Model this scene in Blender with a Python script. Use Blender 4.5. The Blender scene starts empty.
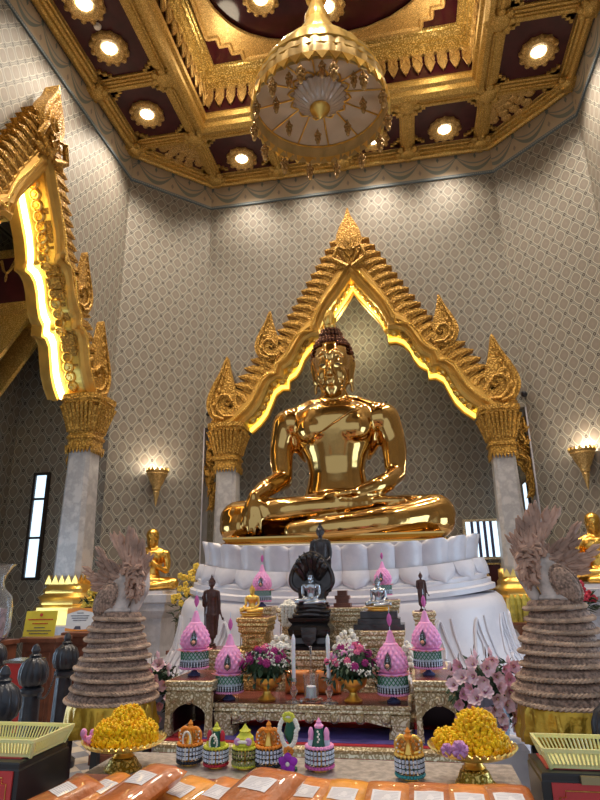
import bpy, bmesh, math, random
from math import sin, cos, pi, radians, sqrt, atan2, exp
from mathutils import Vector, Matrix, noise
random.seed(7)
S = bpy.context.scene
COL = S.collection
EYE = 1.55
# ------------------------------------------------------------------ helpers
def link(o):
    COL.objects.link(o); return o
def tag(o, label=None, cat=None, group=None, kind=None):
    if label: o['label'] = label
    if cat: o['category'] = cat
    if group: o['group'] = group
    if kind: o['kind'] = kind
    return o
def empty(name, loc=(0, 0, 0), rz=0.0, sc=1.0, label=None, cat=None, group=None):
    o = link(bpy.data.objects.new(name, None))
    o.location = loc; o.rotation_euler = (0, 0, rz); o.scale = (sc,)*3
    o.empty_display_size = .05
    return tag(o, label, cat, group)
def T(x=0, y=0, z=0): return Matrix.Translation((x, y, z))
def RX(a): return Matrix.Rotation(a, 4, 'X')
def RY(a): return Matrix.Rotation(a, 4, 'Y')
def RZ(a): return Matrix.Rotation(a, 4, 'Z')
def SC(x, y=None, z=None):
    if y is None: y = z = x
    return Matrix.Diagonal((x, y, z, 1))
def catmull(P, n=6, closed=False):
    P = [Vector(p) for p in P]; out = []; N = len(P)
    rng = N if closed else N-1
    for i in range(rng):
        g = (lambda k: P[k % N]) if closed else (lambda k: P[min(max(k, 0), N-1)])
        a, b, c, d = g(i-1), g(i), g(i+1), g(i+2)
        for j in range(n):
            t = j/n
            out.append(.5*((2*b)+(c-a)*t+(2*a-5*b+4*c-d)*t*t+(3*b-a-3*c+d)*t*t*t))
    if not closed: out.append(P[-1])
    return out
class MB:
    def __init__(s): s.v = []; s.f = []
    def add(s, V, Fs, m=None):
        o = len(s.v)
        if m is None: s.v += [tuple(v) for v in V]
        else: s.v += [tuple(m @ Vector(v)) for v in V]
        s.f += [tuple(i+o for i in f) for f in Fs]
        return s
    def box(s, x0, x1, y0, y1, z0, z1, m=None, tx=0, ty=0):
        # tx, ty: top shrink
        V = [(x0, y0, z0), (x1, y0, z0), (x1, y1, z0), (x0, y1, z0), (x0+tx, y0+ty, z1), (x1-tx, y0+ty, z1), (x1-tx, y1-ty, z1), (x0+tx, y1-ty, z1)]
        return s.add(V, [(0, 3, 2, 1), (4, 5, 6, 7), (0, 1, 5, 4), (1, 2, 6, 5), (2, 3, 7, 6), (3, 0, 4, 7)], m)
    def cbox(s, sx, sy, sz, m=None): return s.box(-sx/2, sx/2, -sy/2, sy/2, -sz/2, sz/2, m)
    def lathe(s, prof, n=24, m=None, fr=None, cap=True, a0=0, ph=0):
        V = []; Fs = []; k = len(prof)
        for j in range(n):
            a = 2*pi*j/n+ph
            for i, (r, z) in enumerate(prof):
                if fr: r, z = fr(r, z, a)
                V.append((r*cos(a), r*sin(a), z))
        for j in range(n):
            q = (j+1) % n
            for i in range(k-1): Fs.append((j*k+i, q*k+i, q*k+i+1, j*k+i+1))
        if cap:
            if prof[0][0] > 1e-6: Fs.append(tuple(j*k for j in reversed(range(n))))
            if prof[-1][0] > 1e-6: Fs.append(tuple(j*k+k-1 for j in range(n)))
        return s.add(V, Fs, m)
    def sq(s, prof, m=None, ay=1.0):
        # square-section "lathe": prof (half width, z)
        V = []; Fs = []
        for r, z in prof: V += [(-r, -r*ay, z), (r, -r*ay, z), (r, r*ay, z), (-r, r*ay, z)]
        for i in range(len(prof)-1):
            for j in range(4): Fs.append((4*i+j, 4*i+(j+1) % 4, 4*i+4+(j+1) % 4, 4*i+4+j))
        Fs += [(3, 2, 1, 0), tuple(4*(len(prof)-1)+j for j in range(4))]
        return s.add(V, Fs, m)
    def rect(s, prof, hx, hy, m=None):
        # rectangular stepped block: prof (offset, z), half sizes grow by offset
        V = []; Fs = []
        for r, z in prof: V += [(-hx-r, -hy-r, z), (hx+r, -hy-r, z), (hx+r, hy+r, z), (-hx-r, hy+r, z)]
        for i in range(len(prof)-1):
            for j in range(4): Fs.append((4*i+j, 4*i+(j+1) % 4, 4*i+4+(j+1) % 4, 4*i+4+j))
        Fs += [(3, 2, 1, 0), tuple(4*(len(prof)-1)+j for j in range(4))]
        return s.add(V, Fs, m)
    def tube(s, pts, r, n=8, m=None, flat=1.0, up=(0, 0, 1), cap=True, closed=False):
        P = [Vector(p) for p in pts]; N = len(P); V = []; Fs = []
        R = r if isinstance(r, (list, tuple)) else [r]*N
        if len(R) != N: R = [R[0]+(R[-1]-R[0])*i/(N-1) for i in range(N)]
        u = Vector(up)
        for i in range(N):
            if closed: t = P[(i+1) % N]-P[(i-1) % N]
            else: t = P[min(i+1, N-1)]-P[max(i-1, 0)]
            if t.length < 1e-9: t = Vector((0, 0, 1))
            t.normalize()
            a = u-t*u.dot(t)
            if a.length < 1e-3: a = Vector((1, 0, 0))-t*t.x
            if a.length < 1e-3: a = Vector((0, 1, 0))-t*t.y
            a.normalize(); b = t.cross(a)
            for j in range(n):
                q = 2*pi*j/n
                V.append(P[i]+a*(R[i]*sin(q)*flat)+b*(R[i]*cos(q)))
            u = a
        rr = N if closed else N-1
        for i in range(rr):
            k = (i+1) % N
            for j in range(n): Fs.append((i*n+j, i*n+(j+1) % n, k*n+(j+1) % n, k*n+j))
        if cap and not closed:
            Fs.append(tuple(reversed(range(n)))); Fs.append(tuple((N-1)*n+j for j in range(n)))
        return s.add(V, Fs, m)
    def ball(s, c=(0, 0, 0), r=(1, 1, 1), n=10, m=None, k=None):
        if not isinstance(r, (tuple, list)): r = (r, r, r)
        k = k or max(4, n//2+1)
        prof = [(sin(pi*i/k), -cos(pi*i/k)) for i in range(k+1)]
        prof[0] = (0, -1); prof[-1] = (0, 1)
        V = [(c[0], c[1], c[2]-r[2])]; Fs = []
        for i in range(1, k):
            for j in range(n):
                a = 2*pi*j/n
                V.append((c[0]+r[0]*prof[i][0]*cos(a), c[1]+r[1]*prof[i][0]*sin(a), c[2]+r[2]*prof[i][1]))
        V.append((c[0], c[1], c[2]+r[2])); L = len(V)-1
        for j in range(n):
            Fs.append((0, 1+(j+1) % n, 1+j)); Fs.append((L, L-n+j, L-n+(j+1) % n))
            for i in range(k-2): Fs.append((1+i*n+j, 1+i*n+(j+1) % n, 1+(i+1)*n+(j+1) % n, 1+(i+1)*n+j))
        return s.add(V, Fs, m)
    def prism(s, poly, y0, y1, m=None, tri=True, ins=0.0):
        # poly in (x,z), extruded along y from y0 to y1
        n = len(poly)
        A = sum(poly[i][0]*poly[(i+1) % n][1]-poly[(i+1) % n][0]*poly[i][1] for i in range(n))
        if A < 0: poly = poly[::-1]
        V = [(x, y0, z) for x, z in poly]+[(x, y1, z) for x, z in poly]
        Fs = [(i, i+n, (i+1) % n+n, (i+1) % n) for i in range(n)]
        if n <= 4: Fs += [tuple(range(n)), tuple(reversed(range(n, 2*n)))]
        else:
            from mathutils.geometry import tessellate_polygon
            for t in tessellate_polygon([[Vector((x, z, 0)) for x, z in poly]]):
                a, b, c = t
                ar = (poly[b][0]-poly[a][0])*(poly[c][1]-poly[a][1])-(poly[c][0]-poly[a][0])*(poly[b][1]-poly[a][1])
                if ar < 0: a, c = c, a
                Fs.append((a, b, c)); Fs.append((c+n, b+n, a+n))
        return s.add(V, Fs, m)
    def strip(s, A, B, y, m=None):
        # ribbon between two polylines of equal length
        n = len(A); V = list(A)+list(B)
        return s.add(V, [(i, i+1, n+i+1, n+i) for i in range(n-1)], m)
    def build(s, name, mat, parent=None, smooth=True, ang=38, uv=None, fix=True):
        me = bpy.data.meshes.new(name); me.from_pydata(s.v, [], s.f)
        bm = bmesh.new(); bm.from_mesh(me)
        if fix: bmesh.ops.recalc_face_normals(bm, faces=bm.faces)
        if smooth:
            c = cos(radians(ang))
            for f in bm.faces: f.smooth = True
            for e in bm.edges:
                if len(e.link_faces) == 2 and e.link_faces[0].normal.dot(e.link_faces[1].normal) < c: e.smooth = False
        if uv:
            L = bm.loops.layers.uv.new('UVMap')
            for f in bm.faces:
                for l in f.loops: l[L].uv = uv(l.vert.co, f.normal)
        bm.to_mesh(me); bm.free()
        if isinstance(mat, (list, tuple)):
            for q in mat: me.materials.append(q)
        else: me.materials.append(mat)
        o = link(bpy.data.objects.new(name, me))
        if parent: o.parent = parent
        return o
def remesh(mb, voxel, smooth=4, fac=.5):
    """fuse overlapping closed shapes into one continuous skin; returns an MB"""
    me = bpy.data.meshes.new('tmp'); me.from_pydata(mb.v, [], mb.f)
    bm = bmesh.new(); bm.from_mesh(me); bmesh.ops.recalc_face_normals(bm, faces=bm.faces); bm.to_mesh(me); bm.free()
    o = link(bpy.data.objects.new('tmp', me))
    r = o.modifiers.new('r', 'REMESH'); r.mode = 'VOXEL'; r.voxel_size = voxel; r.adaptivity = 0
    if smooth:
        q = o.modifiers.new('s', 'SMOOTH'); q.iterations = smooth; q.factor = fac
    dg = bpy.context.evaluated_depsgraph_get(); dg.update()
    ev = o.evaluated_get(dg); m2 = bpy.data.meshes.new_from_object(ev)
    out = MB(); out.v = [tuple(v.co) for v in m2.vertices]; out.f = [tuple(p.vertices) for p in m2.polygons]
    bpy.data.objects.remove(o); bpy.data.meshes.remove(me); bpy.data.meshes.remove(m2)
    return out
def children(o): return [c for c in bpy.data.objects if c.parent == o]
def copy_tree(o, parent=None, kids=None):
    if kids is None:
        kids = {}
        for c in bpy.data.objects:
            if c.parent: kids.setdefault(c.parent.name, []).append(c)
    c = o.copy(); COL.objects.link(c)
    if parent: c.parent = parent
    for ch in kids.get(o.name, []): copy_tree(ch, c, kids)
    return c
# ------------------------------------------------------------------ materials
class N:
    """tiny wrapper so node maths can be written as formulas"""
    def __init__(s, nt, sock): s.nt = nt; s.k = sock
    def _m(s, op, b=None, c=None, clamp=False):
        n = s.nt.nodes.new('ShaderNodeMath'); n.operation = op; n.use_clamp = clamp
        s.nt.links.new(s.k, n.inputs[0])
        for i, q in ((1, b), (2, c)):
            if q is None: continue
            if isinstance(q, N): s.nt.links.new(q.k, n.inputs[i])
            else: n.inputs[i].default_value = q
        return N(s.nt, n.outputs[0])
    def __add__(s, o): return s._m('ADD', o)
    def __sub__(s, o): return s._m('SUBTRACT', o)
    def __mul__(s, o): return s._m('MULTIPLY', o)
    def __truediv__(s, o): return s._m('DIVIDE', o)
    def abs(s): return s._m('ABSOLUTE')
    def fract(s): return s._m('FRACT')
    def max(s, o): return s._m('MAXIMUM', o)
    def min(s, o): return s._m('MINIMUM', o)
    def gt(s, o): return s._m('GREATER_THAN', o)
    def lt(s, o): return s._m('LESS_THAN', o)
    def sqrt(s): return s._m('SQRT')
    def sin(s): return s._m('SINE')
    def ss(s, a, b):
        n = s.nt.nodes.new('ShaderNodeMapRange'); n.interpolation_type = 'SMOOTHSTEP'
        s.nt.links.new(s.k, n.inputs[0]); n.inputs[1].default_value = min(a, b); n.inputs[2].default_value = max(a, b)
        if a > b: n.inputs[3].default_value = 1.0; n.inputs[4].default_value = 0.0
        return N(s.nt, n.outputs[0])
def newmat(name):
    m = bpy.data.materials.new(name); m.use_nodes = True
    nt = m.node_tree; b = nt.nodes['Principled BSDF']
    return m, nt, b
def mixc(nt, f, a, b):
    n = nt.nodes.new('ShaderNodeMix'); n.data_type = 'RGBA'
    if isinstance(f, N): nt.links.new(f.k, n.inputs[0])
    elif isinstance(f, (int, float)): n.inputs[0].default_value = f
    else: nt.links.new(f, n.inputs[0])
    for i, q in ((6, a), (7, b)):
        if isinstance(q, tuple): n.inputs[i].default_value = (*q, 1)
        else: nt.links.new(q, n.inputs[i])
    return n.outputs[2]
def texco(nt, which='Object'):
    return nt.nodes.new('ShaderNodeTexCoord').outputs[which]
def noise_n(nt, scale, detail=3, vec=None, rough=.5):
    n = nt.nodes.new('ShaderNodeTexNoise'); n.inputs['Scale'].default_value = scale
    n.inputs['Detail'].default_value = detail; n.inputs['Roughness'].default_value = rough
    nt.links.new(vec if vec is not None else texco(nt), n.inputs['Vector'])
    return N(nt, n.outputs[0])
def voro(nt, scale, vec=None, feat='F1'):
    n = nt.nodes.new('ShaderNodeTexVoronoi'); n.inputs['Scale'].default_value = scale; n.feature = feat
    nt.links.new(vec if vec is not None else texco(nt), n.inputs['Vector'])
    return N(nt, n.outputs[0])
def bump(nt, b, h, strength=.5, dist=.01):
    n = nt.nodes.new('ShaderNodeBump'); n.inputs['Strength'].default_value = strength; n.inputs['Distance'].default_value = dist
    nt.links.new(h.k if isinstance(h, N) else h, n.inputs['Height'])
    nt.links.new(n.outputs[0], b.inputs['Normal'])
def plain(name, col, rough=.5, metal=0.0, vary=.12, vs=6.0, spec=.5, bs=0.0, bsc=40.0, coat=0.0, trans=0.0, ior=1.45, sheen=0.0, alpha=None, sub=0.0):
    m, nt, b = newmat(name)
    if vary:
        c = mixc(nt, noise_n(nt, vs, 3).ss(.3, .7), tuple(x*(1-vary) for x in col), tuple(min(1, x*(1+vary)) for x in col))
        nt.links.new(c, b.inputs['Base Color'])
    else: b.inputs['Base Color'].default_value = (*col, 1)
    b.inputs['Roughness'].default_value = rough; b.inputs['Metallic'].default_value = metal
    b.inputs['Specular IOR Level'].default_value = spec
    b.inputs['IOR'].default_value = ior
    if coat: b.inputs['Coat Weight'].default_value = coat; b.inputs['Coat Roughness'].default_value = .05
    if trans: b.inputs['Transmission Weight'].default_value = trans
    if sheen: b.inputs['Sheen Weight'].default_value = sheen
    if bs: bump(nt, b, noise_n(nt, bsc, 4), bs, .01)
    if alpha is not None: b.inputs['Alpha'].default_value = alpha
    if sub:
        b.inputs['Subsurface Weight'].default_value = sub; b.inputs['Subsurface Scale'].default_value = .01
    return m
def emis(name, col, st):
    m, nt, b = newmat(name)
    b.inputs['Base Color'].default_value = (*col, 1)
    b.inputs['Emission Color'].default_value = (*col, 1); b.inputs['Emission Strength'].default_value = st
    return m
def carved(name, lo, hi, scale, rough=.35, metal=.85, strength=.8, dist=.02, glint=None):
    """gilded relief: swirling carved ornament as relief, darker colour in the grooves"""
    m, nt, b = newmat(name)
    co = texco(nt)
    w = noise_n(nt, scale*.45, 2, co)
    mp = nt.nodes.new('ShaderNodeVectorMath'); mp.operation = 'ADD'
    sc = nt.nodes.new('ShaderNodeTexNoise'); sc.inputs['Scale'].default_value = scale*.5; sc.inputs['Detail'].default_value = 1
    nt.links.new(co, sc.inputs['Vector'])
    vm = nt.nodes.new('ShaderNodeVectorMath'); vm.operation = 'SCALE'; vm.inputs['Scale'].default_value = 1.2/scale
    nt.links.new(sc.outputs['Color'], vm.inputs[0])
    nt.links.new(co, mp.inputs[0]); nt.links.new(vm.outputs[0], mp.inputs[1])
    v = voro(nt, scale, mp.outputs[0])
    h = (v*9.0).sin()*.5+.5
    h2 = h.ss(.1, .8)
    c = mixc(nt, h2, lo, hi)
    nt.links.new(c, b.inputs['Base Color'])
    b.inputs['Metallic'].default_value = metal; b.inputs['Roughness'].default_value = rough
    bump(nt, b, h2, strength, dist)
    return m
M = {}
# carved gilding in several fineness levels
M['gild'] = carved('gilding_carved', (.50, .31, .08), (.78, .54, .18), 30, .36, .65, .4, .012)
M['gild_top'] = carved('gilding_top', (.45, .29, .07), (.92, .70, .28), 22, .3, .7, .7, .03)
M['gild_arch'] = carved('gilding_arch', (.32, .165, .025), (.60, .345, .07), 17, .5, .5, .6, .015)
M['gild_fine'] = carved('gilding_fine', (.46, .28, .09), (.90, .64, .27), 44, .36, .65, .5, .004)
M['gild_pale'] = carved('gilding_pale', (.46, .33, .17), (.92, .80, .58), 42, .36, .45, .4, .003)
M['gold_plain'] = plain('gilding_plain', (.56, .33, .075), .45, .55, .15, 3, bs=.15, bsc=25)
M['gold_bright'] = plain('bright_gilding', (.95, .62, .17), .28, .95, .1, 5, bs=.2, bsc=60)
M['gold_satin'] = plain('satin_gold', (.86, .53, .12), .3, .9, .12, 6, bs=.15, bsc=18)
M['buddha'] = plain('polished_gold', (.60, .365, .125), .11, 1.0, .10, 1.4, bs=.05, bsc=5)
M['lacquer'] = plain('dark_red_lacquer', (.055, .010, .014), .32, 0, .2, 5)
M['lacquer_gloss'] = plain('glossy_red_lacquer', (.045, .007, .012), .12, 0, .2, 3)
M['soffit_gold'] = plain('soffit_gilding', (.85, .60, .14), .35, .6, .15, 8, bs=.4, bsc=30)
def marble(name, a, b_, sc=3.0, rough=.25, bs=0.0):
    m, nt, b = newmat(name)
    n1 = noise_n(nt, sc, 6, None, .65); n2 = noise_n(nt, sc*.4, 4)
    v = ((n1-.5).abs()*9)._m('SUBTRACT', 0.0).ss(.0, .9)
    c = mixc(nt, v, b_, a); c2 = mixc(nt, (n2.ss(.35, .65))*.35, c, b_)
    nt.links.new(c2, b.inputs['Base Color']); b.inputs['Roughness'].default_value = rough
    if bs: bump(nt, b, n1, bs, .01)
    return m
M['marble_white'] = marble('white_marble', (.66, .62, .66), (.58, .55, .60), 1.2, .32)
M['marble_grey'] = marble('grey_veined_marble', (.50, .48, .49), (.34, .33, .35), 2.6, .28)
M['marble_side'] = marble('pale_grey_marble', (.46, .45, .50), (.38, .37, .42), 3, .35)
M['black_trim'] = plain('dark_frame', (.03, .022, .02), .35)
def wallpaper():
    m, nt, b = newmat('temple_wallpaper')
    sx = nt.nodes.new('ShaderNodeSeparateXYZ'); nt.links.new(texco(nt, 'UV'), sx.inputs[0])
    u, v = N(nt, sx.outputs[0]), N(nt, sx.outputs[1])
    p, q = u/.302, v/.385
    a = (((p+q).fract()-.5).abs())*2; c = (((p-q).fract()-.5).abs())*2
    mx = a.max(c); mn = a.min(c)
    d = ((mx*mx*mx)+(mn*mn*mn)*.75)._m('POWER', .3333)
    r = (((a*-1+1)*(a*-1+1))+((c*-1+1)*(c*-1+1))).sqrt()
    base = mixc(nt, d.ss(0, .5), (.225, .185, .155), (.20, .17, .14))   # medallion
    c1 = mixc(nt, d.ss(.70, .74), base, (.43, .40, .33))
    c2 = mixc(nt, d.ss(.80, .85), c1, (.15, .142, .125))
    c2b = mixc(nt, mx.ss(.93, .96), c2, (.27, .25, .215))
    c3 = mixc(nt, r.ss(.40, .34), c2b, (.33, .31, .26))
    c4 = mixc(nt, r.ss(.29, .25), c3, (.055, .045, .04))
    c5 = mixc(nt, r.ss(.11, .08), c4, (.22, .20, .17))
    nt.links.new(c5, b.inputs['Base Color']); b.inputs['Roughness'].default_value = .62
    return m
def swag():
    m, nt, b = newmat('painted_swag_border')
    sx = nt.nodes.new('ShaderNodeSeparateXYZ'); nt.links.new(texco(nt, 'UV'), sx.inputs[0])
    u, v = N(nt, sx.outputs[0]), N(nt, sx.outputs[1])
    f = (u/.80).fract()*2-1; h = (v-9.94)/.61
    g = f*f
    def arc(low, high, th):
        y = g*(high-low)+low
        return ((h-y).abs()-(g*-th+th)-.012)._m('LESS_THAN', 0.0)
    c = mixc(nt, noise_n(nt, 3, 2).ss(.3, .7), (.40, .32, .22), (.44, .35, .25))
    c = mixc(nt, arc(.26, .82, .07), c, (.17, .19, .17))
    c = mixc(nt, arc(.50, .84, .022), c, (.20, .21, .19))
    lz = ((f.abs()-1).abs()*3+(h-.35).abs()*2.2)._m('LESS_THAN', .26)
    c = mixc(nt, lz, c, (.24, .20, .17))
    kn = ((f.abs()-1).abs()*2.2+(h-.86).abs()*1.6)._m('LESS_THAN', .22)
    c = mixc(nt, kn, c, (.12, .15, .15))
    k2 = (f.abs()*2.6+(h-.80).abs()*1.6)._m('LESS_THAN', .2)
    c = mixc(nt, k2, c, (.14, .16, .15))
    tee = ((u/.05).fract()-.5).abs()*.16+.90
    c = mixc(nt, (h-tee)._m('GREATER_THAN', 0.0), c, (.13, .18, .20))
    c = mixc(nt, h.lt(.10), c, (.13, .18, .22))
    dots = (h.lt(.065)*h.gt(.035))*((u/.045).fract().gt(.5))
    c = mixc(nt, dots, c, (.40, .38, .33))
    nt.links.new(c, b.inputs['Base Color']); b.inputs['Roughness'].default_value = .6
    return m
M['wallpaper'] = wallpaper(); M['swag'] = swag()
def floor_mat():
    m, nt, b = newmat('marble_floor')
    sx = nt.nodes.new('ShaderNodeSeparateXYZ'); nt.links.new(texco(nt), sx.inputs[0])
    x, y = N(nt, sx.outputs[0])/.6, N(nt, sx.outputs[1])/.6
    a = (x+y).fract(); c = (x-y).fract()
    chk = (a.gt(.5)-c.gt(.5)).abs()
    n1 = noise_n(nt, 2.5, 5)
    c1 = mixc(nt, n1.ss(.3, .7), (.52, .44, .36), (.62, .54, .45)); c2 = mixc(nt, n1.ss(.3, .7), (.20, .21, .24), (.33, .33, .36))
    c3 = mixc(nt, chk, c1, c2)
    nt.links.new(c3, b.inputs['Base Color']); b.inputs['Roughness'].default_value = .12
    return m
M['floor'] = floor_mat()
M['lamp'] = emis('lamp_glass', (1, .90, .74), 14)
M['led'] = emis('led_strip', (1.0, .72, .10), 2.4)
M['led_hot'] = emis('led_strip_bright', (1.0, .80, .36), 9)
M['day'] = emis('daylit_glass', (.62, .82, 1.0), 1.5)

# ------------------------------------------------------------------ camera
cam = bpy.data.cameras.new('camera'); cam.sensor_fit = 'HORIZONTAL'; cam.sensor_width = 36.0
cam.lens = 36.0*579/600; cam.clip_start = .05; cam.clip_end = 200
co = link(bpy.data.objects.new('camera', cam)); co.location = (0, 0, EYE)
PIT, YAW, ROL = radians(17.5), radians(10.2), radians(-1.0)
co.matrix_world = T(0, 0, EYE) @ RZ(YAW) @ RX(pi/2+PIT) @ RZ(ROL)
S.camera = co
S.view_settings.view_transform = 'Standard'; S.view_settings.look = 'None'; S.view_settings.gamma = 1; S.view_settings.use_curve_mapping = False
S.view_settings.exposure = 0.0
_fw0 = Vector((-sin(YAW), cos(YAW), 0)); _r = Vector((cos(YAW), sin(YAW), 0)); _z = Vector((0, 0, 1))
_fw = _fw0*cos(PIT)+_z*sin(PIT); _up = -_fw0*sin(PIT)+_z*cos(PIT)
def ray(px, py):
    x, y = px-300, py-400; c, s = cos(ROL), sin(ROL)
    return (_r*(c*x+s*y)-_up*(-s*x+c*y)+_fw*579)/579
def aY(px, py, Y):
    d = ray(px, py); d = d*(Y/d.y); return Vector((d.x, d.y, d.z+EYE))
def aZ(px, py, Z):
    d = ray(px, py); d = d*((Z-EYE)/d.z); return Vector((d.x, d.y, Z))
def aX(px, py, X):
    d = ray(px, py); d = d*(X/d.x); return Vector((d.x, d.y, d.z+EYE))
def mpp(p):
    """metres per pixel at a world point"""
    return (Vector(p)-Vector((0, 0, EYE))).dot(_fw)/579
# ------------------------------------------------------------------ room shell
CX = -.85; XL, XR, YB, YN = -5.40, 3.71, 11.09, 2.05
CH = 1.36                       # chamfer leg
ZC, ZB = 10.55, 9.94
def struct(mb, name, mat, uv=None, smooth=False):
    o = mb.build(name, mat, None, smooth=smooth, uv=uv); o['kind'] = 'structure'; return o
uvx = lambda c, n: (c.x, c.z)
uvy = lambda c, n: (c.y, c.z)
uvd = lambda c, n: ((c.x-c.y)*.7071 if n.x*n.y > 0 else (c.x+c.y)*.7071, c.z)
def uvauto(c, n):
    if abs(n.x) > .9: return (c.y, c.z)
    if abs(n.y) > .9: return (c.x, c.z)
    if n.x*n.y > 0: return ((c.x-c.y)*.7071, c.z)
    return ((c.x+c.y)*.7071, c.z)
# floor
struct(MB().box(-10, 8, -3, 15, -.2, 0), 'floor', M['floor'])
INN = [(0, 7.62), (.12, 7.42), (.33, 7.13), (.54, 6.84), (.65, 6.60), (.69, 6.48), (.69, 6.35), (.86, 6.35), (1.0, 6.28), (1.12, 6.12), (1.20, 5.92), (1.30, 5.77), (1.45, 5.68), (1.46, 5.49), (1.60, 5.50), (1.74, 5.40), (1.83, 5.18), (1.93, 4.95), (2.08, 4.76), (2.28, 4.60)]
OUT = [(0, 8.66), (.12, 8.56), (.24, 8.38), (.43, 8.06), (.87, 7.30), (1.34, 6.50), (1.62, 6.2), (1.96, 5.86), (2.2, 5.52), (2.40, 5.22), (2.75, 5.0), (2.99, 4.70)]
def arch_hole(k): return [(x*k, z) for x, z in INN]
def niche_wall(c, hw, k, thick, frame):
    """wall leaf over an opening: square shoulders at 4.65, cusped arch in the middle; frame maps (u,z,depth)->xyz"""
    mb = MB(); pts = []
    A = [(x*k+ .05, z+.06) for x, z in INN]
    for sg in (-1, 1):
        poly = [(sg*hw, 4.65), (sg*hw, ZC), (0, ZC), (0, A[0][1])]+[(sg*x, z) for x, z in A]+[(sg*(2.28*k+.05), 4.65)]
        mb.prism(poly, 0, thick, frame)
    return mb
# back wall leaf (faces -y)
mb = niche_wall(CX, 3.26, 1.0, .25, T(-.845, YB, 0))
struct(mb, 'wall_back', M['wallpaper'], uv=uvauto)
# left wall leaf (faces +x): local x -> world y
ML = Matrix(((0, -1, 0, XL), (1, 0, 0, 6.57), (0, 0, 1, 0), (0, 0, 0, 1)))
KL = .785
mb = niche_wall(0, 3.22, KL, .25, ML)
struct(mb, 'wall_left', M['wallpaper'], uv=uvauto)
# right wall, chamfers
struct(MB().box(XR, XR+.2, YN+1.3, YB-CH+.05, 0, ZC), 'wall_right', M['wallpaper'], uv=uvauto)
def slab(p, q, th, z0, z1):
    p, q = Vector(p), Vector(q); d = (q-p).normalized(); n = Vector((d.y, -d.x))*th
    a, b = p, q
    return MB().add([(a.x, a.y, z0), (b.x, b.y, z0), (b.x+n.x, b.y+n.y, z0), (a.x+n.x, a.y+n.y, z0), (a.x, a.y, z1), (b.x, b.y, z1), (b.x+n.x, b.y+n.y, z1), (a.x+n.x, a.y+n.y, z1)],
                    [(0, 1, 2, 3), (4, 5, 6, 7), (0, 1, 5, 4), (1, 2, 6, 5), (2, 3, 7, 6), (3, 0, 4, 7)])
struct(slab((XL+CH, YB), (XL, YB-CH), .25, 0, ZC), 'wall_back_left', M['wallpaper'], uv=uvauto)
struct(slab((XR, YB-CH), (XR-CH, YB), .25, 0, ZC), 'wall_back_right', M['wallpaper'], uv=uvauto)
struct(slab((XL, YN+CH), (XL+CH, YN), .25, 0, ZC), 'wall_front_left', M['wallpaper'], uv=uvauto)
struct(slab((XR-CH, YN), (XR, YN+CH), .25, 0, ZC), 'wall_front_right', M['wallpaper'], uv=uvauto)
# entrance side: wall above a wide open front, light comes in below
mb = MB().box(XL+CH, XR-CH, YN-.25, YN, 5.4, ZC)
struct(mb, 'wall_front', M['wallpaper'], uv=uvauto)
# niches behind the arches
NB = 12.6
struct(MB().box(XL+CH, XR-CH, NB, NB+.2, 0, 8.3), 'wall_niche_back', M['wallpaper'], uv=uvauto)
struct(MB().box(XL+CH-.2, XL+CH, YB, NB, 0, 8.3), 'wall_niche_left', M['wallpaper'], uv=uvauto)
struct(MB().box(XR-CH, XR-CH+.2, YB, NB, 0, 8.3), 'wall_niche_right', M['wallpaper'], uv=uvauto)
struct(MB().box(XL+CH, XR-CH, YB+.25, NB, 8.1, 8.3), 'ceiling_niche', M['wallpaper'], uv=uvx)
NL = -7.35
struct(MB().box(NL-.2, NL, YN+CH, YB-CH, 0, 8.3), 'wall_side_niche', M['wallpaper'], uv=uvauto)
struct(MB().box(NL, XL, YB-CH, YB-CH+.2, 0, 8.3), 'wall_side_niche_end', M['wallpaper'], uv=uvauto)
struct(MB().box(NL, XL, YN+CH-.2, YN+CH, 0, 8.3), 'wall_side_niche_front', M['wallpaper'], uv=uvauto)
struct(MB().box(NL, XL-.25, YN+CH, YB-CH, 8.1, 8.3), 'ceiling_side_niche', M['wallpaper'], uv=uvx)
# grey stone jambs lining the back niche
struct(MB().box(XR-CH-.03, XR-CH-.002, YB-.0, YB+.32, 0, 4.65), 'trim_1', M['marble_side'])
struct(MB().box(XL+CH+.002, XL+CH+.03, YB-.0, YB+.32, 0, 4.65), 'trim_2', M['marble_side'])
# painted swag border round the top of the walls
OCT = [(XL, YN+CH), (XL, YB-CH), (XL+CH, YB), (XR-CH, YB), (XR, YB-CH), (XR, YN+CH), (XR-CH, YN), (XL+CH, YN)]
def octring(off, z):
    """octagon offset inward"""
    c = Vector(((XL+XR)/2, (YB+YN)/2)); out = []
    n = len(OCT)
    for i in range(n):
        p0, p1, p2 = Vector(OCT[i-1]), Vector(OCT[i]), Vector(OCT[(i+1) % n])
        d1 = (p1-p0).normalized(); d2 = (p2-p1).normalized()
        n1 = Vector((d1.y, -d1.x)); n2 = Vector((d2.y, -d2.x))
        k = off/(1+n1.dot(n2)); q = p1+(n1+n2)*k
        out.append((q.x, q.y, z))
    return out
def octband(prof, name, mat, uv=None, smooth=False):
    mb = MB(); V = []; Fs = []
    for off, z in prof: V += octring(off, z)
    for i in range(len(prof)-1):
        for j in range(8): Fs.append((8*i+j, 8*i+(j+1) % 8, 8*i+8+(j+1) % 8, 8*i+8+j))
    mb.add(V, Fs); return struct(mb, name, mat, uv, smooth)
octband([(.0, ZB), (.03, ZB), (.03, ZC+.02)], 'trim_3', M['swag'], uv=uvauto)
octband([(.0, 10.60), (.04, 10.56), (.05, 10.50), (.09, 10.46), (.14, 10.45), (.18, 10.48), (.19, 10.54), (.24, 10.55), (.25, 10.60), (.28, 10.61), (.29, 10.66), (.31, 10.69)], 'trim_4', M['gild'])
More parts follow.
